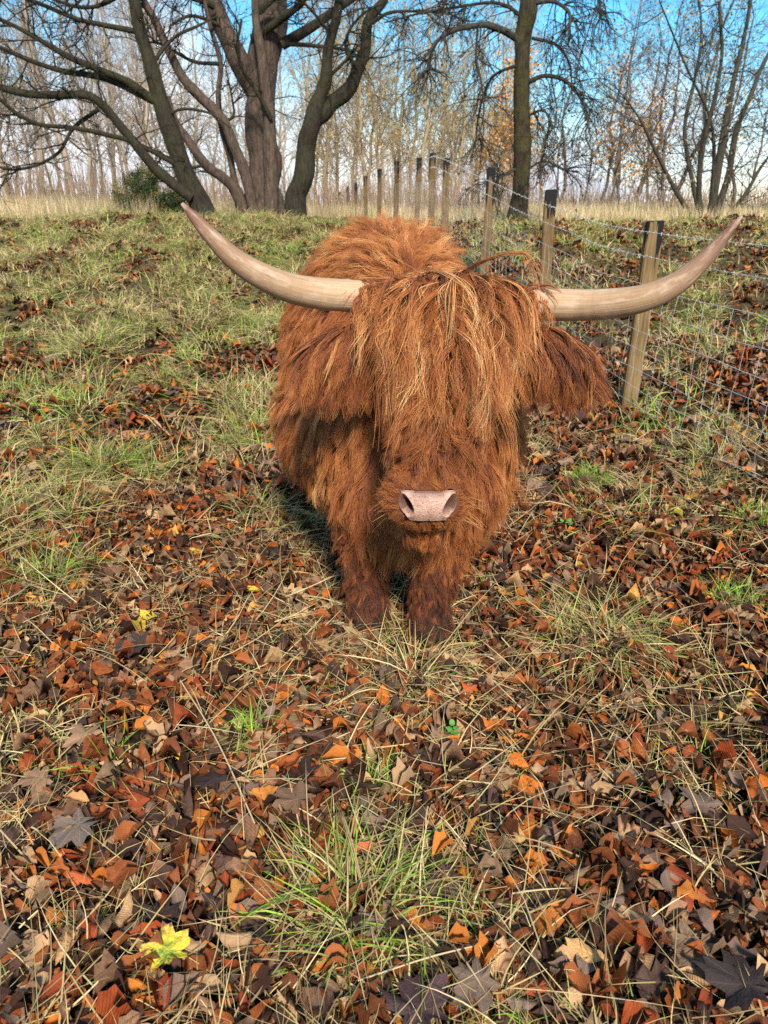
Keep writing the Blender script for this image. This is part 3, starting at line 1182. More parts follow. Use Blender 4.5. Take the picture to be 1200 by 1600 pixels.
# ---- horns
def mat_horn():
    M = Mat('horn', .55, .2)
    uv = M.attr('luv', 'Vector')
    s = M.n('SeparateXYZ'); M.l(uv, s.inputs[0])
    mp_ = M.n('Mapping', Scale=(2.2, 26, 26)); M.l(M.attr('hv', 'Vector'), mp_.inputs['Vector'])
    streak = M.noise(mp_.outputs[0], 1.6, 7, .65)
    base = M.ramp(s.outputs['X'], [(0.0, (.46, .30, .185)), (.22, (.42, .27, .15)), (.55, (.31, .19, .105)), (.78, (.22, .12, .070)), (.93, (.15, .065, .042)), (1.0, (.36, .22, .14))])
    c = M.mix(M.ramp(streak, [(.32, (.5, .5, .5)), (.62, (0, 0, 0))]), base, M.mix(1.0, base, (.50, .45, .42), 'MULTIPLY'))
    c = M.mix(M.ramp(M.noise(M.attr('hv', 'Vector'), 9, 6, .7), [(.50, (0, 0, 0)), (.68, (.6, .6, .6))]), c, (.50, .37, .26))
    mp2 = M.n('Mapping', Scale=(40, 3, 3)); M.l(M.attr('hv', 'Vector'), mp2.inputs['Vector'])
    ringn = M.noise(mp2.outputs[0], 1.4, 4, .6)
    M.base(c)
    M.bump(M.math('ADD', streak, M.math('MULTIPLY', ringn, .6)), .5, .004)
    return M.m


M_HORN = mat_horn()


HORN_ROOT = []


def horn(px, wd, ydep):
    px = np.array(px, float)
    pts = np.array([P(a, b, y) for (a, b), y in zip(px, ydep)])
    wid = np.array([W(q, a, b, y) for q, (a, b), y in zip(wd, px, ydep)]) / 2
    n = 120; S = 28
    c = catmull(pts, n)
    r = np.interp(np.linspace(0, 1, n), np.linspace(0, 1, len(wid)), wid) * .95
    s1 = np.linspace(0, 1, n)
    r = r * (1 + .014 * np.sin(s1 * 95 + 2 * np.sin(s1 * 17)) * np.clip(1 - s1 * 1.6, 0, 1))
    T = Tubes(); T.add(c, r, S)
    V = np.concatenate(T.V) - COWLOC
    Tn = np.concatenate(T.T)
    tip = c[-1] + (c[-1] - c[-2]) * .25 - COWLOC
    V = np.vstack([V, tip]); last = (n - 1) * S
    Tn = np.vstack([Tn, [[last + k, last + (k + 1) % S, len(V) - 1] for k in range(S)]])
    s = np.append(np.repeat(np.linspace(0, 1, n), S), 1.)
    th = np.append(np.tile(np.arange(S) / S * 2 * math.pi, n), 0.)
    luv = np.c_[s, th, th * 0]
    hv = np.c_[s, np.cos(th) * .16, np.sin(th) * .16]
    HORN_ROOT.append((c, r))
    return link('horn', mesh_np('horn', V, Tn, True, luv=luv, hv=hv), cow, M_HORN)


h1 = horn([(598, 470), (557, 463), (500, 459), (450, 449), (402, 428), (362, 401), (327, 366), (302, 338), (284, 318)], [40, 53, 51, 47, 42, 35, 26, 17, 6],
          [1.975, 1.955, 1.915, 1.87, 1.83, 1.81, 1.80, 1.80, 1.80])
h1['label'] = 'long pale horn with a smooth brown tip, on the left of the picture'
h2 = horn([(800, 473), (842, 475), (900, 477), (950, 475), (1002, 467), (1050, 447), (1093, 413), (1130, 372), (1159, 338)], [40, 53, 51, 49, 45, 39, 30, 19, 5],
          [1.975, 1.955, 1.915, 1.87, 1.83, 1.81, 1.80, 1.80, 1.80])
h2['label'] = 'long brown horn with a dark pointed tip, on the right of the picture'

# ---- nose
def mat_nose():
    M = Mat('wet_nose', .5, .4)
    nm = M.attr('nm', 'Fac')
    o = M.obj()
    v = M.n('TexVoronoi', Scale=330.0); M.l(o, v.inputs['Vector'])
    pink = M.ramp(M.noise(o, 40, 4), [(.3, (.33, .175, .115)), (.7, (.48, .285, .20))])
    c = M.mix(M.ramp(M.noise(o, 230, 3, .6), [(.50, (0, 0, 0)), (.64, (.8, .8, .8))]), pink, (.17, .10, .085))
    c = M.mix(nm, c, (.055, .019, .013))
    M.base(c)
    M.bump(v.outputs['Distance'], .5, .003)
    return M.m


def nose():
    nU, nV = 96, 64
    U, Vv = np.meshgrid(np.linspace(-1, 1, nU), np.linspace(-1, 1, nV))
    wf = 1.0 - .36 * sst(.05, -.95, Vv) - .06 * sst(.6, 1.0, Vv)     # narrower at the lip
    X = U * wf
    a = X * .73; b = Vv * .59 + .03 - .05 * U ** 2 * (Vv > 0) * Vv
    d = np.stack([np.sin(a), -np.cos(a) * np.cos(b), np.sin(b) * np.ones_like(a)], -1)
    p = MZ_C + MZ_R * np.array([.99, 1.06, 1.0]) * d
    au = np.abs(X)
    # comma shaped nostrils: round below, drawn out upwards and outwards
    cx = .73 + .17 * (Vv - .1)
    hw = .20 - .07 * np.clip((Vv - .1), -1, 1)
    dd = ((au - cx) / hw) ** 2 + ((Vv - .12) / .52) ** 2
    q = np.exp(-dd ** 2.2)
    p = p - d * (.050 * q)[..., None]
    rim = np.exp(-((np.sqrt(dd) - 1.22) / .25) ** 2)
    p = p + d * (.0035 * rim)[..., None]
    p[..., 1] += .003 * np.exp(-(X / .06) ** 2) * sst(.4, -.6, Vv)
    edge = np.maximum(sst(.86, 1.0, np.abs(U)), np.maximum(sst(.80, 1.0, Vv), sst(-.84, -1.0, Vv)))
    p = p - d * (.007 * edge)[..., None]
    nm = np.clip(q * 1.7, 0, 1)
    nm = np.maximum(nm, .7 * sst(.84, .98, np.abs(U)) * sst(-.5, .0, Vv))
    nm = np.maximum(nm, .85 * sst(0, .12, au - cx) * sst(-.50, -.15, Vv))
    nm = np.maximum(nm, .55 * sst(.35, .85, Vv) * (1 - sst(.35, .62, au)))
    p = p - COWLOC
    idx = np.arange(nU * nV).reshape(nV, nU)
    quads = np.stack([idx[:-1, :-1], idx[:-1, 1:], idx[1:, 1:], idx[1:, :-1]], -1).reshape(-1, 4)
    me = mesh_np('nose_pad', p.reshape(-1, 3), quads, True, nm=nm.ravel())
    o = link('nose_pad', me, cow, mat_nose())
    o['label'] = 'bare pink nose with dark speckles and two nostrils'


nose()

# ---- hooves
M_HOOF = Mat('hoof', .9, .1)
M_HOOF.base(M_HOOF.ramp(M_HOOF.noise(M_HOOF.obj(), 30, 4), [(.3, (.012, .007, .004)), (.7, (.035, .020, .011))]))
for hip, kn, fe, ft, rr in LEGS:
    import bmesh
    bm = bmesh.new()
    f = np.array(ground_foot(ft))
    for sx in (-1, 1):
        mt_ = Matrix.Translation(Vector(f - COWLOC + np.array([sx * .028, -.035, .02]))) @ Matrix.Diagonal((.026, .045, .035, 1))
        bmesh.ops.create_uvsphere(bm, u_segments=14, v_segments=10, radius=1, matrix=mt_)
    for v in bm.verts:
        v.co.z = max(v.co.z, f[2] - .02 - COWLOC[2] + .0)
    m = bpy.data.meshes.new('hoof'); bm.to_mesh(m); bm.free()
    link('hoof', m, cow, M_HOOF.m)

# ---- hair
v0, v1, v2 = vb[tb[:, 0]], vb[tb[:, 1]], vb[tb[:, 2]]
cr_ = np.cross(v1 - v0, v2 - v0)
area = np.linalg.norm(cr_, axis=1) / 2
fn = cr_ / (area[:, None] * 2 + 1e-12)
fc = (v0 + v1 + v2) / 3

# regions of the skin, by the nearest piece of the body plan
names = []; dist = []
for reg, c, r in PRIM:
    names.append(reg); dist.append(np.linalg.norm((fc - np.array(c)) / np.array(r), axis=1) - 1)


def seg_d(p, a, b, ra, rb):
    a = np.array(a); b = np.array(b)
    t = np.clip(((p - a) @ (b - a)) / ((b - a) @ (b - a)), 0, 1)
    return (np.linalg.norm(p - (a + t[:, None] * (b - a)), axis=1) - (ra + (rb - ra) * t)) / (ra * 1.2)


for hip, kn, fe, ft, rr in LEGS:
    names.append('upleg'); dist.append(seg_d(fc, hip, kn, rr[0], rr[1]))
    names.append('leg'); dist.append(np.minimum(seg_d(fc, kn, fe, rr[1], rr[2]), seg_d(fc, fe, ft, rr[2], rr[3])))
for q, (a, b) in enumerate(EARS):
    names.append('ear%d' % q); dist.append(seg_d(fc, a, b, .04, .04) - .15)
names.append('tail'); dist.append(seg_d(fc, (-.03, 3.72, 1.02), (-.03, 3.80, .45), .045, .025))
REG = np.array(names)[np.argmin(np.array(dist), 0)]
REG[(fc[:, 2] < .44) & ((REG == 'upleg'))] = 'leg'
# bare skin on the nose
bare = (sink[tb] > .30).any(1)

# length, length spread, lift, gravity, clump radius, clump, wave, tint, tint spread, density (guides per m2), offset from the skin
PAR = {
    'chest': (.13, .3, .42, .55, .022, .66, .42, .45, .09, 1600, .022),
    'side': (.11, .3, .40, .55, .022, .66, .42, .48, .08, 1500, .022),
    'back': (.13, .3, .26, .10, .024, .80, .55, .54, .10, 1900, .018),
    'brisket': (.13, .3, .35, .60, .022, .68, .42, .42, .10, 1800, .020),
    'neck': (.10, .3, .25, .55, .018, .70, .35, .42, .10, 1800, .014),
    'poll': (.07, .3, .18, .70, .016, .75, .45, .46, .12, 3000, .010),
    'forehead': (.085, .3, .20, .65, .016, .75, .45, .40, .12, 3000, .010),
    'cheek': (.08, .3, .25, .50, .016, .72, .45, .34, .10, 3000, .012),  # tint darkened to stand for the shadow between face and ears
    'bridge': (.085, .35, .30, .40, .013, .80, .95, .36, .10, 4800, .008),
    'muzzle': (.026, .3, .50, .05, .008, .3, .15, .42, .08, 13000, .003),
    'chin': (.055, .35, .30, .55, .010, .65, .45, .42, .10, 5000, .006),
    'upleg': (.075, .3, .30, .65, .018, .75, .40, .36, .12, 2100, .012),
    'leg': (.050, .3, .45, .45, .014, .75, .70, .19, .10, 4200, .007),
    'tail': (.16, .3, .2, .6, .02, .5, .3, .45, .1, 1500, .01),
    'ear0': (.155, .25, .16, .90, .011, .90, .30, .35, .14, 9000, .004),
    'ear1': (.155, .25, .16, .90, .011, .90, .30, .35, .14, 9000, .004),
}


def flow_of(reg, p, n):
    """Which way the coat lies."""
    down = np.array([0, 0, -1.])
    if reg == 'back' or (reg == 'side' and n[2] > .55):
        cx = .12 - .055 * (p[1] - 2.1) * 1.6
        s = np.clip((p[0] - cx) / .12, -1, 1)
        return np.array([s * .75, .55 + .45 * math.sin(p[1] * 9 + p[0] * 14), -.2])
    if reg == 'side':
        return np.array([0, .30 + .25 * math.sin(p[2] * 17 + p[1] * 5), -1.])
    if reg == 'muzzle':
        return np.array([(p[0] - .107) * 8, .6, (p[2] - .68) * 5])
    if reg == 'bridge':
        return np.array([(p[0] - .128) * 5, -.2, -.60])
    if reg == 'cheek':
        return np.array([(p[0] - .143) * 4, .15, -1.])
    if reg.startswith('ear'):
        return np.array([.55 if reg == 'ear1' else -.35, -.25, -.45])
    if reg == 'leg':
        return np.array([.5 * math.sin(p[2] * 40 + p[0] * 30), .3 * math.cos(p[2] * 33), -.7])
    if reg in ('poll', 'forehead'):
        return np.array([(p[0] - .165) * 4, -.25, -1.])
    if reg == 'neck':
        return np.array([np.sign(p[0] - .13) * .3, .2, -1.])
    return down


def sample(mask, dens):
    idx = np.nonzero(mask)[0]
    A = area[idx]
    n = int(A.sum() * dens)
    if n == 0:
        return np.zeros((0, 3)), np.zeros((0, 3))
    k = rng.choice(idx, n, p=A / A.sum())
    a = rng.random(n); b = rng.random(n)
    f = a + b > 1
    a[f] = 1 - a[f]; b[f] = 1 - b[f]
    return v0[k] + (v1[k] - v0[k]) * a[:, None] + (v2[k] - v0[k]) * b[:, None], fn[k]


def grow_guide(p, n, L, flow, lift, grav, wave, off, K, BVH=None):
    BVH = BVH or BVH_ALL
    p = np.array(p, float)
    t = flow - (flow @ n) * n
    t = t / (np.linalg.norm(t) + 1e-6)
    d = n * lift + t
    d += rng.normal(size=3) * .16
    d /= np.linalg.norm(d)
    e1 = np.cross(d, [0.31, .2, .9]); e1 /= np.linalg.norm(e1); e2 = np.cross(d, e1)
    ph = random.uniform(0, 6.28); fr = random.uniform(.7, 1.5); ph2 = random.uniform(0, 6.28)
    pts = [p - n * .004]
    st_ = L / (K - 1)
    for k in range(1, K):
        s = k / (K - 1)
        d = d + np.array([0, 0, -1.]) * grav * 1.6 / (K - 1) + (e1 * math.sin(ph + fr * s * 7) + e2 * math.sin(ph2 + fr * s * 6)) * wave * 2.2 / (K - 1)
        d /= np.linalg.norm(d)
        p = p + d * st_
        loc, nr, _, _ = BVH.find_nearest(Vector(p))
        loc = np.array(loc); nr = np.array(nr)
        need = off * (.4 + .6 * s)
        g = (p - loc) @ nr
        if g < need:
            p = loc + nr * need
        pts.append(p)
    return np.array(pts)


class Coat:
    def __init__(self, K):
        self.K = K; self.P = []; self.R = []; self.t = []

    def lock(self, G, n, m, rad, clump, frizz, r0, tint, tsp, curl=0., short=.75):
        """m hairs round one guide hair."""
        K = self.K
        e1 = np.cross(n, [.3, .9, .2]); e1 /= np.linalg.norm(e1) + 1e-9
        e2 = np.cross(n, e1)
        q = rng.random(m) ** .5 * rad; th = rng.random(m) * 6.28
        off = (np.cos(th) * q)[:, None] * e1 + (np.sin(th) * q)[:, None] * e2
        s = np.linspace(0, 1, K)
        ls = rng.uniform(short, 1.06, m)
        # position along the guide, per hair
        f = np.clip(s[None] * ls[:, None], 0, 1) * (K - 1)
        i0 = np.minimum(f.astype(int), K - 2); fr = (f - i0)[..., None]
        base = G[i0] * (1 - fr) + G[i0 + 1] * fr
        pts = base + off[:, None] * (1 - clump * s[None, :, None])
        fz = rng.normal(size=(m, 3)) * frizz
        fz2 = rng.normal(size=(m, 3)) * frizz * .35
        pts += fz[:, None] * (s ** 1.5)[None, :, None] + fz2[:, None] * np.sin(s * 9)[None, :, None] * s[None, :, None]
        if curl:
            ph = random.uniform(0, 6.28); w_ = random.uniform(5, 12)
            pts += curl * (np.sin(s * w_ + ph)[:, None] * e1 + np.cos(s * w_ + ph)[:, None] * e2)[None] * (s ** .8)[None, :, None]
        self.P.append(pts)
        rr_ = r0 * rng.uniform(.6, 1.25, m)
        self.R.append(rr_[:, None] * (1 - .72 * s ** 1.6)[None])
        self.t.append(np.clip(tint + rng.normal(size=m) * tsp, 0, 1))

    def build(self, name, parent, mat):
        Pn = np.concatenate(self.P) - COWLOC
        Rn = np.concatenate(self.R); tn = np.concatenate(self.t)
        hc = bpy.data.hair_curves.new(name)
        hc.add_curves([self.K] * len(Pn))
        hc.points.foreach_set('position', Pn.astype(np.float32).ravel())
        ra = hc.attributes.get('radius') or hc.attributes.new('radius', 'FLOAT', 'POINT')
        ra.data.foreach_set('value', Rn.astype(np.float32).ravel())
        hc.attributes.new('tint', 'FLOAT', 'CURVE').data.foreach_set('value', tn.astype(np.float32))
        o = link(name, hc, parent, mat)
        print(name, len(Pn), 'hairs')
        return o


def mat_hair(name, tipw=.22):
    M = Mat(name, .48, .22)
    at = M.attr('tint', 'Fac')
    hi = M.n('HairInfo')
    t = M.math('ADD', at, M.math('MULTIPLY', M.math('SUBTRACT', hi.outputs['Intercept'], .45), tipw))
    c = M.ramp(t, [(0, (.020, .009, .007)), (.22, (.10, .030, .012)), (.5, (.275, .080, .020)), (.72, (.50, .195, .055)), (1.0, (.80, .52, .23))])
    M.base(c)
    return M.m


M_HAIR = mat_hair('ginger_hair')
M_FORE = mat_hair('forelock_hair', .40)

coat = Coat(8)
ear_coats = [Coat(9), Coat(9)]
for reg, (L, lv, lift, grav, crad, clump, wave, tint, tsp, dens, off) in PAR.items():
    mask = (REG == reg) & ~bare
    if reg in ('side', 'back'):
        mask &= fc[:, 1] < 3.5
    pts, nn = sample(mask, dens)
    tgt = coat
    K = 8
    if reg.startswith('ear'):
        tgt = ear_coats[int(reg[3])]; K = 9
    for p, n in zip(pts, nn):
        l = L * (1 + lv * random.uniform(-1, 1))
        tn = tint
        if reg == 'chest' and abs(p[0] - .1) > .15:
            tn += .05
        if reg == 'leg':
            tn = .09 + .21 * np.clip(p[2] / .42, 0, 1); l *= .75 + .4 * np.clip(p[2] / .4, 0, 1)
        if reg == 'muzzle' and n[1] < -.3:
            l *= .7
        G = grow_guide(p, n, l, flow_of(reg, p, n), lift, grav, wave, off, K)
        m_ = 24 if reg not in ('muzzle', 'leg') else 15
        if reg == 'muzzle':
            m_ = 10
        tgt.lock(G, n, m_, crad, clump, .0055 if l > .06 else .003, .00062 if reg != 'muzzle' else .0004, tn + random.gauss(0, tsp), tsp * .28, .008 if l > .07 else .003)
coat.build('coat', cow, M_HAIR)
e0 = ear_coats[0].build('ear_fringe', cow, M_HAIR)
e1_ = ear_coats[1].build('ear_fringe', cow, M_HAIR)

# ---- the forelock: long locks that fall from between the horns over the face
fore = Coat(16)
BVH_HEAD = BVHTree.FromPolygons([tuple(v) for v in vb], [tuple(t) for t, r_ in zip(tb, REG) if not r_.startswith('ear')])
mask = ((REG == 'poll') | (REG == 'forehead')) & (fc[:, 2] > .97) & (np.abs(fc[:, 0] - .165) < .20)
pts, nn = sample(mask, 9500)
for p, n in zip(pts, nn):
    hgt = np.clip((p[2] - 1.0) / .15, 0, 1)
    side = (p[0] - .165) / .15
    sd = np.clip(abs(side) - .55, 0, 1)
    L = (.14 + .26 * hgt) * random.uniform(.32, 1.1) * (1.3 if random.random() < .12 else 1) * (1 - .80 * np.clip(abs(side) - .35, 0, .85))
    back_ = p[1] > 2.0
    if back_:
        L *= .45
    fl_ = np.array([side * (.30 if hgt > .6 else -.05) + rng.normal() * .26, -.75 if not back_ else .25, -.8 + rng.normal() * .2])
    off = random.uniform(.008, .045) * (1 - .5 * sd)
    G = grow_guide(p, n, L, fl_, random.uniform(.10, .34), 1.2, random.uniform(.5, 1.25), off, 16, BVH_HEAD)
    dx = G[:, 0] - .165
    lim_ = random.uniform(.17, .24)
    G[:, 0] = .165 + np.sign(dx) * np.where(np.abs(dx) > lim_, lim_ + .25 * (np.abs(dx) - lim_), np.abs(dx))
    blond = random.random() < (.27 if abs(side) < .7 else .05)
    tn = random.uniform(.60, .86) if blond else random.gauss(.44, .09)
    fore.lock(G, n, random.choice((3, 5, 8)) if blond else random.choice((6, 10, 16, 22)), .010 if blond else .013, .93, .007, .00064, tn, .035, random.uniform(.014, .030) if random.random() < .35 else random.uniform(.004, .013), .65)
# tufts that grow round the roots of the horns
for c, r in HORN_ROOT:
    ax = c[10] - c[0]; ax /= np.linalg.norm(ax)
    for q in range(150):
        i_ = random.randrange(0, 14)
        th = random.uniform(-2.4, 1.2)
        n = np.array([0, math.cos(th + math.pi * .75), math.sin(th + math.pi * .75)])
        if n[1] > .5:
            continue
        n /= np.linalg.norm(n)
        p = c[i_] + n * r[i_] * .97
        L = random.uniform(.05, .12)
        G = grow_guide(p, n, L, ax * random.uniform(-.3, .55) + np.array([0, -.2, -.8]), random.uniform(.15, .4), .9, .5, .006, 16, BVH_HEAD)
        fore.lock(G, n, 14, .010, .85, .005, .0006, random.gauss(.45, .09), .03, .006, .7)
fo = fore.build('forelock', cow, M_FORE)
fo['label'] = 'long tousled fringe with blond locks hanging over the face'

# ---- whiskers
wh = Coat(6)
for q in range(30):
    sx = random.choice((-1, 1))
    p = MZ_C + np.array([sx * random.uniform(.075, .10), random.uniform(-.05, .0), random.uniform(-.05, .03)])
    d = np.array([sx * random.uniform(.7, 1.2), -random.uniform(.1, .9), random.uniform(-.6, .35)]); d /= np.linalg.norm(d)
    L = random.uniform(.04, .075)
    G = p + d * np.linspace(0, L, 6)[:, None] + np.array([0, 0, -1]) * (np.linspace(0, 1, 6) ** 2)[:, None] * .012
    wh.lock(G, d, 1, .001, 0, .004, .00030, .72, .06)
wh.build('whiskers', cow, M_HAIR)

# ------------------------------------------------------------------ fallen leaves


def leaf_template(kind, seed, lod=0):
    """Small curled leaf about 1 long, lying near z = 0: vertices, triangles, leaf coordinates."""
    r = random.Random(seed)
    if kind == 'beech':
        n = 7 if lod == 0 else 4
        s = np.linspace(0, 1, n)
        wd = .34 * np.sin(np.pi * np.clip(s, 0, 1) ** .85) ** .8 * (1 + .05 * np.sin(s * 40))
        wd[0] = .02; wd[-1] = 0.005
        V = []
        wd = wd * r.uniform(.72, 1.15) * np.array([1] + [r.uniform(.82, 1.12) for _ in range(n - 2)] + [1])
        cols = [-1, -.55, 0, .55, 1] if lod == 0 else [-1, 0, 1]
        for i_ in range(n):
            for c in cols:
                V.append((c * wd[i_] * (1 + (r.uniform(-.08, .08) if abs(c) == 1 else 0)), s[i_] - .5, 0))
        V = np.array(V); uv = np.array([(c, s[i_], 0) for i_ in range(n) for c in cols])
        m = len(cols)
        T_ = []
        for i_ in range(n - 1):
            for j in range(m - 1):
                a = i_ * m + j
                T_ += [(a, a + 1, a + m + 1), (a, a + m + 1, a + m)]
        T_ = np.array(T_)
        cup = r.uniform(-2.2, 3.2); bend = r.uniform(-1.3, 1.3); tw = r.uniform(-1.2, 1.2)
        wav = r.uniform(.01, .09); wph = r.uniform(0, 6)
        x, y = V[:, 0].copy(), V[:, 1].copy()
        z = cup * x * x * 1.6 + abs(cup) * .12 * np.abs(x) + bend * y * y * .9 + tw * x * y * 1.2 + wav * np.sin(uv[:, 1] * 14 + wph) * np.abs(uv[:, 0])
        x2 = x * (1 - .35 * min(1, abs(cup)) * np.abs(uv[:, 0]))
        V = np.c_[x2, y, z]
    else:
        # five lobed maple leaf: outline fan with an inner ring
        lob = [(-90, .52), (-62, .30), (-38, .62), (-22, .55), (-8, .40), (8, .80), (20, .72), (33, .92), (44, .74), (58, .55), (72, .90), (82, .82), (90, 1.05)]
        pts_ = [(a, q) for a, q in lob] + [(180 - a, q) for a, q in lob[-2::-1]]
        pts_ = [(a, q * r.uniform(.9, 1.08)) for a, q in pts_]
        if lod:
            pts_ = pts_[::2]
        n = len(pts_)
        out = np.array([(math.cos(R(a)) * q * .55, math.sin(R(a)) * q * .55 - .12) for a, q in pts_])
        mid = out * .5 + np.array([0, -.12]) * .5
        V = np.vstack([[(0, -.12)], mid, out])
        T_ = []
        for i_ in range(n):
            j = (i_ + 1) % n
            T_.append((0, 1 + i_, 1 + j))
            T_ += [(1 + i_, 1 + n + i_, 1 + n + j), (1 + i_, 1 + n + j, 1 + j)]
        T_ = np.array(T_)
        x, y = V[:, 0], V[:, 1]
        rad_ = np.hypot(x, y + .12)
        ang = np.arctan2(y + .12, x)
        c1 = r.uniform(-.8, 1.1); c2 = r.uniform(-.6, .9); ph = r.uniform(0, 6)
        z = c1 * x * x + c2 * y * y + .16 * rad_ * np.sin(ang * 3 + ph) + .08 * rad_ * np.sin(ang * 7 + ph * 2)
        V = np.c_[x, y, z]
        uv = np.c_[np.sin(ang * 5) * np.clip(rad_ * 2, 0, 1), rad_, 0 * rad_]
    return V, T_, uv


BEECH = [leaf_template('beech', s) for s in range(22)]
BEECH_LO = [leaf_template('beech', s, 1) for s in range(50, 58)]
MAPLE = [leaf_template('maple', s) for s in range(100, 108)]
MAPLE_LO = [leaf_template('maple', s, 1) for s in range(150, 155)]

PAL = [  # colour, weight
    ((.22, .072, .026), 22), ((.33, .100, .028), 13), ((.50, .155, .024), 7), ((.125, .046, .021), 22), ((.050, .025, .016), 20), ((.19, .120, .072), 11),
    ((.46, .285, .145), 8), ((.26, .058, .018), 9), ((.090, .050, .036), 15), ((.52, .27, .07), 2), ((.55, .38, .05), .25), ((.29, .165, .095), 12)]
PC = np.array([p[0] for p in PAL]) ** 1.07 * .92; PW = np.array([p[1] for p in PAL], float); PW /= PW.sum()


def rot_mats(yaw, tilt, az, roll=None):
    """Rotation that turns by yaw, then tips by tilt about a level axis at az."""
    c, s = np.cos(yaw), np.sin(yaw)
    z = np.zeros_like(c); o = np.ones_like(c)
    Rz = np.stack([np.stack([c, -s, z], -1), np.stack([s, c, z], -1), np.stack([z, z, o], -1)], -2)
    kx, ky = np.cos(az), np.sin(az)
    ct, st_ = np.cos(tilt), np.sin(tilt)
    v = 1 - ct
    Rt = np.stack([np.stack([ct + kx * kx * v, kx * ky * v, ky * st_], -1), np.stack([kx * ky * v, ct + ky * ky * v, -kx * st_], -1), np.stack([-ky * st_, kx * st_, ct], -1)], -2)
    return Rt @ Rz


def scatter(tpls, pos, size, yaw, tilt, az, col):
    """Many leaves in one mesh."""
    k = rng.integers(0, len(tpls), len(pos))
    Rm = rot_mats(yaw, tilt, az)
    flip = np.where(rng.random(len(pos)) < .4, -1., 1.)
    VV = []; TT = []; CC = []; UU = []; o = 0
    for q, (V, T_, uv) in enumerate(tpls):
        s = np.nonzero(k == q)[0]
        if not len(s):
            continue
        Vq = np.repeat(V[None], len(s), 0).copy()
        Vq[:, :, 2] *= flip[s][:, None]
        Vq = np.einsum('nij,nvj->nvi', Rm[s], Vq * size[s][:, None, None]) + pos[s][:, None]
        VV.append(Vq.reshape(-1, 3))
        TT.append((T_[None] + (np.arange(len(s)) * len(V))[:, None, None]).reshape(-1, 3) + o)
        CC.append(np.repeat(col[s], len(V), 0)); UU.append(np.tile(uv, (len(s), 1)))
        o += len(s) * len(V)
    return np.concatenate(VV), np.concatenate(TT), np.concatenate(CC), np.concatenate(UU)


def frame_points(n, y0, y1, margin=.25, power=1.0):
    """Random ground points between two distances, across the width in view."""
    y = y0 + (y1 - y0) * rng.random(n) ** power
    half = (600 / F) * (y * math.cos(PITCH) + EYE * math.sin(PITCH)) + margin
    x = (rng.random(n) * 2 - 1) * half
    # equal density: thin out where the view is narrow
    keep = rng.random(n) < half / half.max()
    return x[keep], y[keep]


def grass_field(x, y):
    """0 where leaves lie thick, 1 where grass has the upper hand."""
    f = .5 + .28 * wv_patch(x, y)
    f = f + .13 * sst(2.6, 6.5, y) - .03 * (1 - sst(1.2, 3.2, y))
    f = f + .10 * sst(0, -2.5, x) * sst(2, 4, y)
    return f


parts = []
# near litter, thick
x, y = frame_points(30000, .45, 3.4, .35)
gf = grass_field(x, y)
ok = rng.random(len(x)) < np.clip(1.35 - gf * .75, .3, 1)
x, y = x[ok], y[ok]
n = len(x)
col = PC[rng.choice(len(PC), n, p=PW)] * rng.uniform(.65, 1.25, (n, 1))
lift_ = .002 + rng.random(n) ** 1.3 * .034
pos = np.c_[x, y, H(x, y) + lift_]
tilt = np.abs(rng.normal(size=n)) * .30
size = np.clip(rng.lognormal(math.log(.052), .33, n), .018, .090)
topl = (lift_ > .017) & (size > .042)
for sel, tp in ((topl, BEECH), (~topl, BEECH_LO)):
    parts.append(scatter(tp, pos[sel], size[sel], rng.random(sel.sum()) * 6.28, tilt[sel], rng.random(sel.sum()) * 6.28, col[sel]))
# maple leaves among them
x, y = frame_points(1500, .45, 4.2, .35)
n = len(x)
mc_ = np.array([(.10, .060, .042), (.055, .030, .022), (.18, .115, .068), (.22, .10, .05), (.30, .19, .10), (.038, .024, .020)])
col = mc_[rng.integers(0, len(mc_), n)] * rng.uniform(.7, 1.2, (n, 1))
pos = np.c_[x, y, H(x, y) + .006 + rng.random(n) * .025]
parts.append(scatter(MAPLE, pos, rng.uniform(.08, .145, n), rng.random(n) * 6.28, np.abs(rng.normal(size=n)) * .32, rng.random(n) * 6.28, col))
# farther litter, patchy, coarser
for y0, y1, n0, lo in ((3.2, 6.5, 21000, 0), (6.0, 17, 50000, 1)):
    x, y = frame_points(n0, y0, y1, .5)
    gf = grass_field(x, y)
    ok = rng.random(len(x)) < np.clip(1.35 - gf * 1.10, .28, 1)
    x, y = x[ok], y[ok]; n = len(x)
    col = PC[rng.choice(len(PC), n, p=PW)] * rng.uniform(.75, 1.3, (n, 1))
    pos = np.c_[x, y, H(x, y) + .004 + rng.random(n) * .035]
    parts.append(scatter(BEECH_LO, pos, rng.uniform(.05, .095, n), rng.random(n) * 6.28, np.abs(rng.normal(size=n)) * .45, rng.random(n) * 6.28, col))
    q = n // 14
    col = mc_[rng.integers(0, len(mc_), q)] * rng.uniform(.8, 1.3, (q, 1))
    parts.append(scatter(MAPLE_LO, pos[:q] + np.array([.02, .03, .015]), rng.uniform(.09, .15, q), rng.random(q) * 6.28, np.abs(rng.normal(size=q)) * .4, rng.random(q) * 6.28, col))
VV = []; TT = []; CC = []; UU = []; o_ = 0
for a, b, c, d in parts:
    VV.append(a); TT.append(b + o_); CC.append(c); UU.append(d); o_ += len(a)
litter = link('leaf_litter', mesh_np('leaf_litter', np.concatenate(VV), np.concatenate(TT), True, col=rgba(np.concatenate(CC)), luv=np.concatenate(UU)), None, M_LEAF)
tag(litter, 'thick brown and orange litter of fallen leaves over the ground', 'leaf litter', None, 'stuff')
print('litter', len(litter.data.polygons))

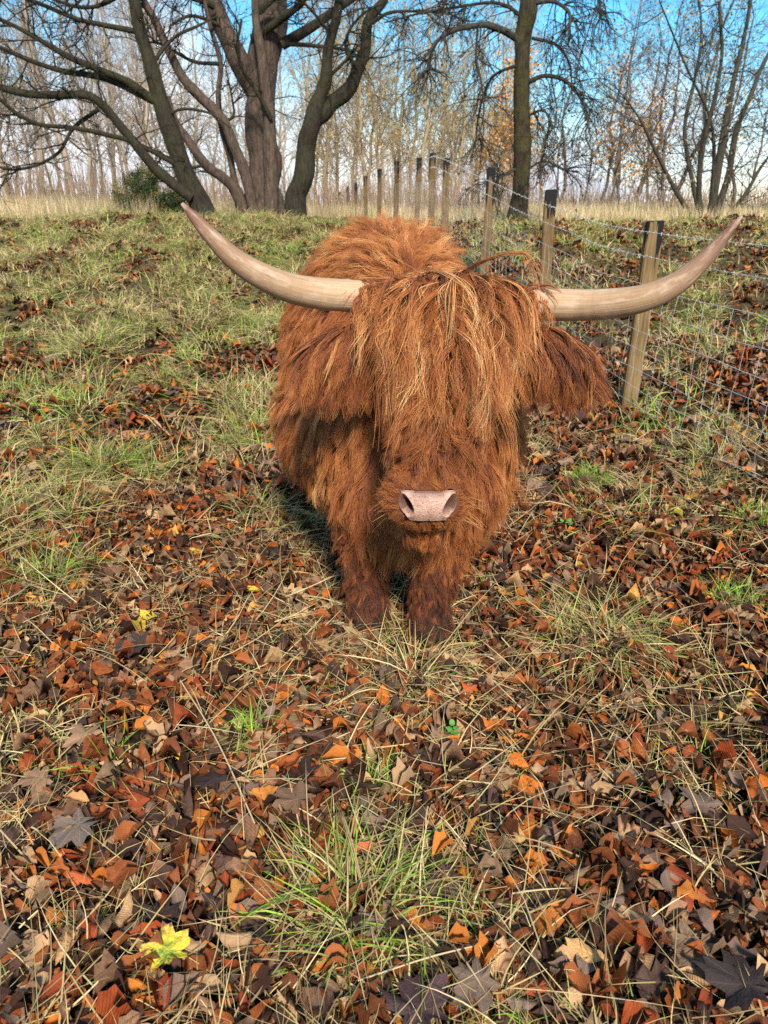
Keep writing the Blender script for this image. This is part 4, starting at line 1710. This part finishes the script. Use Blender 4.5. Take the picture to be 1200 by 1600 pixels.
# single leaves that show largest
LEAFMESH = {}
for kind, tp in (('beech', BEECH), ('maple', MAPLE)):
    for q, (V, T_, uv) in enumerate(tp):
        for s in (1, -1):
            V2 = V.copy(); V2[:, 2] *= s
            LEAFMESH[kind, q, s] = mesh_np(kind + '_leaf', V2, T_, True, luv=uv)


def mat_yellow():
    M = Mat('yellow_maple', .5, .3)
    uv = M.attr('luv', 'Vector')
    s_ = M.n('SeparateXYZ'); M.l(uv, s_.inputs[0])
    o = M.obj()
    k = M.math('ADD', s_.outputs['Y'], M.math('MULTIPLY', M.math('SUBTRACT', M.noise(o, 7, 4, .6), .5), .75))
    c = M.ramp(k, [(.08, (.20, .26, .03)), (.22, (.52, .42, .03)), (.36, (.60, .40, .04)), (.46, (.22, .09, .03)), (.6, (.10, .045, .03))])
    M.base(c)
    M.bump(M.noise(o, 9, 5), .5, .05)
    return M.m


M_YEL = mat_yellow()


def one_leaf(kind, p, size, color, label, group, yaw=None, tilt=None, q=None, s=None):
    q = random.randrange(len(BEECH if kind == 'beech' else MAPLE)) if q is None else q
    s = random.choice((1, -1)) if s is None else s
    o = link(kind + '_leaf', LEAFMESH[kind, q, s], None, M_LEAF_O)
    me = Matrix(rot_mats(np.array(random.uniform(0, 6.28) if yaw is None else yaw), np.array(abs(random.gauss(0, .3)) if tilt is None else tilt), np.array(random.uniform(0, 6.28))).tolist()).to_4x4()
    o.matrix_world = Matrix.Translation(Vector(p)) @ me @ Matrix.Scale(size, 4)
    o.color = (*color, 1)
    tag(o, label, 'leaf', group)
    return o


SPECIAL = [  # kind, px, py, size, colour, yaw, label
    ('maple', 272, 1484, .115, (.60, .44, .05), .4, 'yellow maple leaf with green veins and brown edges in the lower left'),
    ('beech', 375, 1400, .085, (.56, .27, .07), 3.0, 'pale orange leaf lying on straw left of the front grass tussock'),
    ('beech', 565, 1333, .068, (.50, .13, .055), 1.9, 'salmon red leaf above the front grass tussock'),
    ('beech', 135, 1371, .072, (.48, .115, .04), 1.4, 'bright red orange leaf near the left edge below the grey maple leaf'),
    ('beech', 112, 1360, .068, (.46, .17, .05), 2.3, 'orange leaf tucked against the bright red orange leaf'),
    ('maple', 130, 1300, .15, (.17, .125, .095), 2.6, 'large grey brown maple leaf near the left edge'),
    ('maple', 650, 1572, .15, (.075, .042, .042), .3, 'large dark purple maple leaf at the bottom edge'),
    ('maple', 1132, 1540, .16, (.045, .032, .028), 1.2, 'large blackish maple leaf in the lower right corner'),
    ('maple', 222, 1010, .16, (.055, .04, .036), 2.0, 'large curled dark leaf left of the cow, lowest of the big dark ones'),
    ('beech', 242, 965, .07, (.60, .44, .05), 1.2, 'small clear yellow leaf left of the front hooves'),
    ('beech', 447, 978, .07, (.58, .33, .12), .3, 'pale tan leaf standing up left of the front hooves'),
    ('beech', 132, 1250, .07, (.52, .25, .10), 1.4, 'peach coloured leaf with clear veins above the large grey maple leaf'),
    ('beech', 418, 1243, .07, (.52, .20, .04), 1.7, 'orange leaf with clear veins beside a brown maple leaf'),
    ('maple', 462, 1250, .13, (.17, .10, .06), 1.0, 'olive brown maple leaf left of the picture centre'),
    ('beech', 800, 1305, .065, (.56, .34, .12), .2, 'pale golden leaf right of the front grass tussock'),
    ('beech', 905, 1490, .085, (.54, .31, .12), 1.2, 'pale tan leaf in the lower right among russet ones'),
    ('maple', 735, 1545, .11, (.15, .10, .07), 2.2, 'grey brown maple leaf at the bottom right of centre'),
    ('beech', 290, 1180, .05, (.66, .36, .03), 1.6, 'small golden yellow leaf above the long pale stalk'),
    ('maple', 145, 1150, .12, (.28, .16, .09), .9, 'dry tan maple leaf near the left edge'),
    ('maple', 75, 1222, .11, (.26, .15, .085), 2.2, 'dry tan maple leaf under the left straw patch'),
    ('maple', 1075, 1255, .12, (.16, .105, .075), .6, 'grey brown maple leaf at the right among straw'),
    ('maple', 345, 1215, .12, (.036, .025, .022), .2, 'glossy black leaf left of centre, below the golden yellow leaf'),
    ('beech', 728, 1074, .06, (.45, .085, .02), 1.5, 'vivid red leaf on the straw in front of the right hoof'),
    ('beech', 1150, 1045, .065, (.52, .22, .03), 1.2, 'bright orange leaf near the right edge'),
    ('beech', 1045, 806, .06, (.50, .42, .06), 1.0, 'yellowish leaf lying right of the cow below the wire'),
]
px = np.array([s[1] for s in SPECIAL], float); py = np.array([s[2] for s in SPECIAL], float)
gp = ground_at(px, py)
for s, p in zip(SPECIAL, gp):
    up_ = .055 if s[0] == 'maple' else .045
    o = one_leaf(s[0], (p[0], p[1] - up_ * p[1] / (EYE) * .8, p[2] + up_), s[3], s[4], s[6], None, s[5], random.uniform(.05, .3))
    if s[6].startswith('yellow maple'):
        o.data = o.data.copy()
        o.data.materials[0] = M_YEL

GROUPS = {
    'copper': ((.30, .095, .03), 'copper brown beech leaf lying in the near leaf litter', 60),
    'orange': ((.50, .165, .03), 'bright orange beech leaf lying in the near leaf litter', 55),
    'russet': ((.27, .055, .02), 'dark russet red beech leaf lying in the near leaf litter', 50),
    'dark': ((.06, .03, .02), 'blackish brown beech leaf lying in the near leaf litter', 40),
    'tan': ((.44, .27, .14), 'pale tan beech leaf lying in the near leaf litter', 35),
    'grey': ((.19, .125, .09), 'dull grey brown beech leaf lying in the near leaf litter', 45),
}
allp = []
for g, (c, lab, n) in GROUPS.items():
    allp += [(g, c, lab)] * n
random.shuffle(allp)
qx = rng.uniform(-10, 1210, len(allp)); qy = 1000 + 600 * rng.random(len(allp)) ** .75
gp = ground_at(qx, qy)
for (g, c, lab), p in zip(allp, gp):
    cc_ = np.array(c) * random.uniform(.8, 1.2)
    up_ = random.uniform(.022, .042)
    one_leaf('beech', (p[0], p[1], p[2] + up_), random.uniform(.058, .088), cc_, lab, 'near ' + g + ' beech leaves', None, abs(random.gauss(0, .24)))

# ------------------------------------------------------------------ grass
STRAW = np.array([(.49, .36, .16), (.60, .46, .23), (.38, .26, .105), (.45, .34, .125), (.31, .20, .09)])
GREEN = np.array([(.10, .19, .014), (.17, .30, .022), (.24, .39, .030), (.14, .20, .030), (.32, .37, .070)])
OLIVE = np.array([(.24, .23, .075), (.30, .26, .10), (.19, .20, .055), (.36, .31, .13)])


class Blades:
    def __init__(self):
        self.b = []

    def add(self, base, az, tilt, L, wd, bend, col, S=3):
        """Arching blades: base N,3; tilt from upright; bend added over the length."""
        n = len(base)
        s = (np.arange(S) + .5) / S
        ang = tilt[:, None] + bend[:, None] * s[None]
        ang = np.minimum(ang, 1.9)
        dh = np.sin(ang) * (L / S)[:, None]; dz = np.cos(ang) * (L / S)[:, None]
        h = np.concatenate([np.zeros((n, 1)), np.cumsum(dh, 1)], 1)
        z = np.concatenate([np.zeros((n, 1)), np.cumsum(dz, 1)], 1)
        drift = rng.normal(size=n)[:, None] * .25 * h * np.linspace(0, 1, S + 1)[None]
        ca, sa_ = np.cos(az)[:, None], np.sin(az)[:, None]
        c = np.stack([base[:, 0:1] + ca * h - sa_ * drift, base[:, 1:2] + sa_ * h + ca * drift, base[:, 2:3] + z], -1)
        # keep arching tips above the soil
        gz = H(c[..., 0], c[..., 1]) + .004
        c[..., 2] = np.maximum(c[..., 2], gz + .012 * rng.random((n, 1)))
        tw = rng.uniform(-.9, .9, n)
        side = np.stack([-np.sin(az) * np.cos(tw), np.cos(az) * np.cos(tw), np.sin(tw)], -1)
        t = np.linspace(0, 1, S + 1)[:S]
        ww = wd[:, None] * (1 - .75 * t ** 1.5)[None] / 2
        l = c[:, :S] - side[:, None] * ww[..., None]
        r = c[:, :S] + side[:, None] * ww[..., None]
        V = np.concatenate([np.stack([l, r], 2).reshape(n, 2 * S, 3), c[:, S:]], 1)
        T_ = []
        for k in range(S - 1):
            T_ += [(2 * k, 2 * k + 1, 2 * k + 3), (2 * k, 2 * k + 3, 2 * k + 2)]
        T_.append((2 * S - 2, 2 * S - 1, 2 * S))
        self.b.append((V, np.array(T_), np.repeat(col[:, None], 2 * S + 1, 1)))

    def build(self, name, off=(0, 0, 0)):
        VV = []; TT = []; CC = []; o = 0
        for V, T_, C in self.b:
            n, m = V.shape[:2]
            VV.append(V.reshape(-1, 3)); CC.append(C.reshape(-1, 3))
            TT.append((T_[None] + (np.arange(n) * m)[:, None, None]).reshape(-1, 3) + o)
            o += n * m
        return mesh_np(name, np.concatenate(VV) - np.asarray(off), np.concatenate(TT), True, col=rgba(np.concatenate(CC)))


def pick(pal, n, lo=.75, hi=1.25):
    return pal[rng.integers(0, len(pal), n)] * rng.uniform(lo, hi, (n, 1))


def tussock(B, cx, cy, rad, n, L, green, wd=.003, S=4, flat=.0, olive=.0):
    r = rad * .75 * np.sqrt(rng.random(n)); a = rng.random(n) * 6.28
    x = cx + r * np.cos(a); y = cy + r * np.sin(a)
    az = a + rng.normal(size=n) * 1.3
    tilt = np.clip(.15 + .6 * r / (rad * .75) + rng.normal(size=n) * .25 + flat, 0, 1.5)
    bend = rng.uniform(.3, 1.6, n) + flat * .5
    ln = L * rng.uniform(.45, 1.2, n)
    g = rng.random(n)
    col = np.where((g < green)[:, None], pick(GREEN, n), np.where((g < green + olive)[:, None], pick(OLIVE, n), pick(STRAW, n)))
    B.add(np.c_[x, y, H(x, y) - .005 + .02 * (1 - r / rad)], az, tilt, ln, wd * rng.uniform(.6, 1.3, n), bend, col, S)


TUSS = [  # px, py, radius, blades, length, green share, flatness, label
    (560, 1425, .20, 800, .20, .45, .38, 'green and straw grass tussock in the middle foreground'),
    (640, 1060, .24, 560, .24, .10, .55, 'flattened straw coloured tussock in front of the hooves'),
    (935, 1000, .26, 600, .24, .16, .45, 'broad pale straw tussock right of the cow'),
    (165, 735, .30, 900, .30, .50, .25, 'long green and straw tussock left of the cow'),
    (85, 905, .20, 460, .19, .65, .25, 'green tussock at the left edge above the dark leaves'),
    (920, 752, .13, 420, .11, .92, .05, 'compact bright green tuft right of the cow'),
    (1148, 948, .14, 330, .12, .70, .15, 'green tuft near the right edge below the wire'),
    (398, 512, .26, 520, .22, .80, .15, 'bright green tuft on the slope under the left horn'),
    (400, 800, .20, 380, .22, .25, .40, 'small straw tussock close by the left flank of the cow'),
    (45, 1170, .20, 460, .16, .12, .55, 'pale straw patch at the left edge among leaves'),
    (575, 1222, .08, 110, .10, .90, .10, 'little green tuft in the leaf litter below the hooves'),
    (255, 600, .30, 560, .25, .40, .30, 'straw and green tussock on the left slope'),
    (380, 690, .26, 460, .24, .45, .30, 'grass tussock near the flank of the cow on the left'),
    (70, 700, .34, 620, .26, .25, .40, 'wide straw tussock at the left edge'),
    (1180, 820, .18, 400, .13, .80, .10, 'green tuft at the right edge beside the lowest wire'),
    (170, 1200, .05, 40, .13, .95, .05, 'few upright green blades near the left edge'),
    (395, 1150, .08, 110, .10, .80, .20, 'small green tuft left of centre in the leaf litter'),
]
gp = ground_at(np.array([t[0] for t in TUSS], float), np.array([t[1] for t in TUSS], float))
for t, p in zip(TUSS, gp):
    B = Blades()
    tussock(B, p[0], p[1], t[2], t[3], t[4], t[5], .0038, 5, t[6], .25)
    o = link('grass_tussock', B.build('grass_tussock', p), None, M_BLADE)
    o.location = p
    tag(o, t[7], 'grass tussock', 'grass tussocks that stand out', None)

B = Blades()
# straw lying among the near leaves
x, y = frame_points(56000, .5, 4.4, .3)
ok = rng.random(len(x)) < np.clip(.34 + .5 * wv_patch2(x, y), .15, 1)
x, y = x[ok], y[ok]; n = len(x)
B.add(np.c_[x, y, H(x, y) + .015 + rng.random(n) * .025], rng.random(n) * 6.28, rng.uniform(1.0, 1.55, n), rng.lognormal(math.log(.10), .5, n), rng.uniform(.0014, .0042, n), rng.uniform(-.4, .6, n), pick(STRAW, n, .6, 1.25), 4)
# near straw and green in patches
x, y = frame_points(80000, .5, 4.2, .3)
f = grass_field(x, y)
ok = rng.random(len(x)) < np.clip((f - .42) * 1.3, .03, 1)
x, y = x[ok], y[ok]; n = len(x)
gr = rng.random(n) < np.clip(.35 + .35 * wv_patch2(x, y), .05, .8)
B.add(np.c_[x, y, H(x, y)], rng.random(n) * 6.28, np.abs(rng.normal(size=n)) * .5 + np.where(gr, .1, .4), np.where(gr, rng.uniform(.04, .11, n), rng.uniform(.06, .17, n)), rng.uniform(.0015, .0032, n), rng.uniform(.2, 1.5, n), np.where(gr[:, None], pick(GREEN, n), pick(STRAW, n)), 3)
# middle distance: turf and tussocks
x, y = frame_points(170000, 3.8, 18, .5)
f = grass_field(x, y)
ok = rng.random(len(x)) < np.clip((f - .42) * 2.2, .08, 1)
x, y = x[ok], y[ok]; n = len(x)
gs = np.clip(.20 + .24 * wv_patch2(x, y), .03, .8)
g = rng.random(n)
col = np.where((g < gs)[:, None], pick(GREEN, n), np.where((g < gs + .28)[:, None], pick(OLIVE, n), pick(STRAW, n)))
B.add(np.c_[x, y, H(x, y)], rng.random(n) * 6.28, np.abs(rng.normal(size=n)) * .65 + .1, rng.uniform(.06, .24, n), rng.uniform(.003, .0065, n) * (1 + y * .06), rng.uniform(.3, 1.5, n), col * 1.2, 2)
x, y = frame_points(2100, 2.8, 18, .4)
f = grass_field(x, y)
ok = rng.random(len(x)) < np.clip((f - .45) * 2.2, .05, 1)
for cx, cy in zip(x[ok], y[ok]):
    right = cx > np.interp(cy, [2, 5, 9, 13, 24], [1.6, 1.5, 1.1, .7, -.6])
    k = random.uniform(.5, 1.45) * (.6 if right else 1)
    tussock(B, cx, cy, .34 * k, int(150 * k), .29 * k, random.choice((.05, .12, .22, .45)), .0045 * (1 + cy * .05), 3, random.uniform(.1, .5), .3)
gm = link('grass', B.build('grass'), None, M_BLADE)
tag(gm, 'rough green and straw grass over the bank', 'grass', None, 'stuff')
print('grass', len(gm.data.polygons))

# tall pale grass along the top of the bank
B = Blades()
n = 42000
y = rng.uniform(17.5, 31, n)
half = (600 / F) * (y * .93) + 1.5
x = (rng.random(n) * 2 - 1) * half
lo = np.where(x < -2.2, 20.5, 18.0) + 1.2 * wv_big(x, y)
ok = (y > lo) & ~((x > -6.5) & (x < 2.0) & (y < 23))
x, y = x[ok], y[ok]; n = len(x)
col = pick(np.array([(.50, .37, .19), (.58, .45, .26), (.42, .29, .15), (.46, .36, .17)]), n)
B.add(np.c_[x, y, H(x, y) - .02], rng.random(n) * 6.28, np.abs(rng.normal(size=n)) * .16, rng.uniform(.25, .62, n) * np.where(x < -2.5, 1.45, 1.0), rng.uniform(.010, .018, n), rng.uniform(.0, .5, n), col * 1.15, 2)
tg_ = link('tall_pale_grass', B.build('tall_pale_grass'), None, M_BLADE)
tag(tg_, 'tall pale dead grass along the top of the bank', 'grass', None, 'stuff')

# a few single stalks
ST = [((285, 1085), (400, 1310), .0022, 'long pale dry stalk lying across the leaves left of centre'),
      ((560, 1560), (760, 1500), .0018, 'dry stalk lying at the bottom edge right of centre')]
for (a, b, rr_, lab) in ST:
    g = ground_at(np.array([a[0], b[0]], float), np.array([a[1], b[1]], float))
    g[:, 2] += .05
    T = Tubes()
    p = catmull(np.array([g[0], (g[0] + g[1]) / 2 + np.array([.01, 0, .012]), g[1]]), 14)
    T.add(p - g[0], np.full(14, rr_), 5)
    Ms = Mat('stalk', .6); Ms.b.inputs['Base Color'].default_value = (.42, .31, .17, 1)
    o = link('dry_stalk', T.mesh('dry_stalk'), None, Ms.m)
    o.location = g[0]
    tag(o, lab, 'stalk')

# small green plants
def sprig(px_, py_, n, size, lab):
    p = ground_at(np.array([px_], float), np.array([py_], float))[0]
    root = empty('green_seedling', p)
    tag(root, lab, 'plant')
    m = Mat('seedling_leaf', .45, .4); m.b.inputs['Base Color'].default_value = (.09, .22, .035, 1)
    for q in range(n):
        a = q * 2.4 + random.uniform(-.3, .3)
        th = np.linspace(0, 2 * math.pi, 13)[:-1]
        V = np.c_[np.cos(th) * .5 + .55, np.sin(th) * .40, .10 * np.cos(th * 2)]
        V = np.vstack([[.5, 0, -.03], V]) * size
        T_ = np.array([(0, 1 + k_, 1 + (k_ + 1) % 12) for k_ in range(12)])
        o = link('leaf', mesh_np('leaf', V, T_), root, m.m)
        o.location = (0, 0, .045 + q * .004)
        o.rotation_euler = (random.uniform(-.2, .2), random.uniform(-.5, -.05), a)


sprig(706, 1166, 7, .020, 'small round leaved green seedling in front of the hooves')
sprig(883, 832, 4, .032, 'bright green leafy sprig right of the chest of the cow')
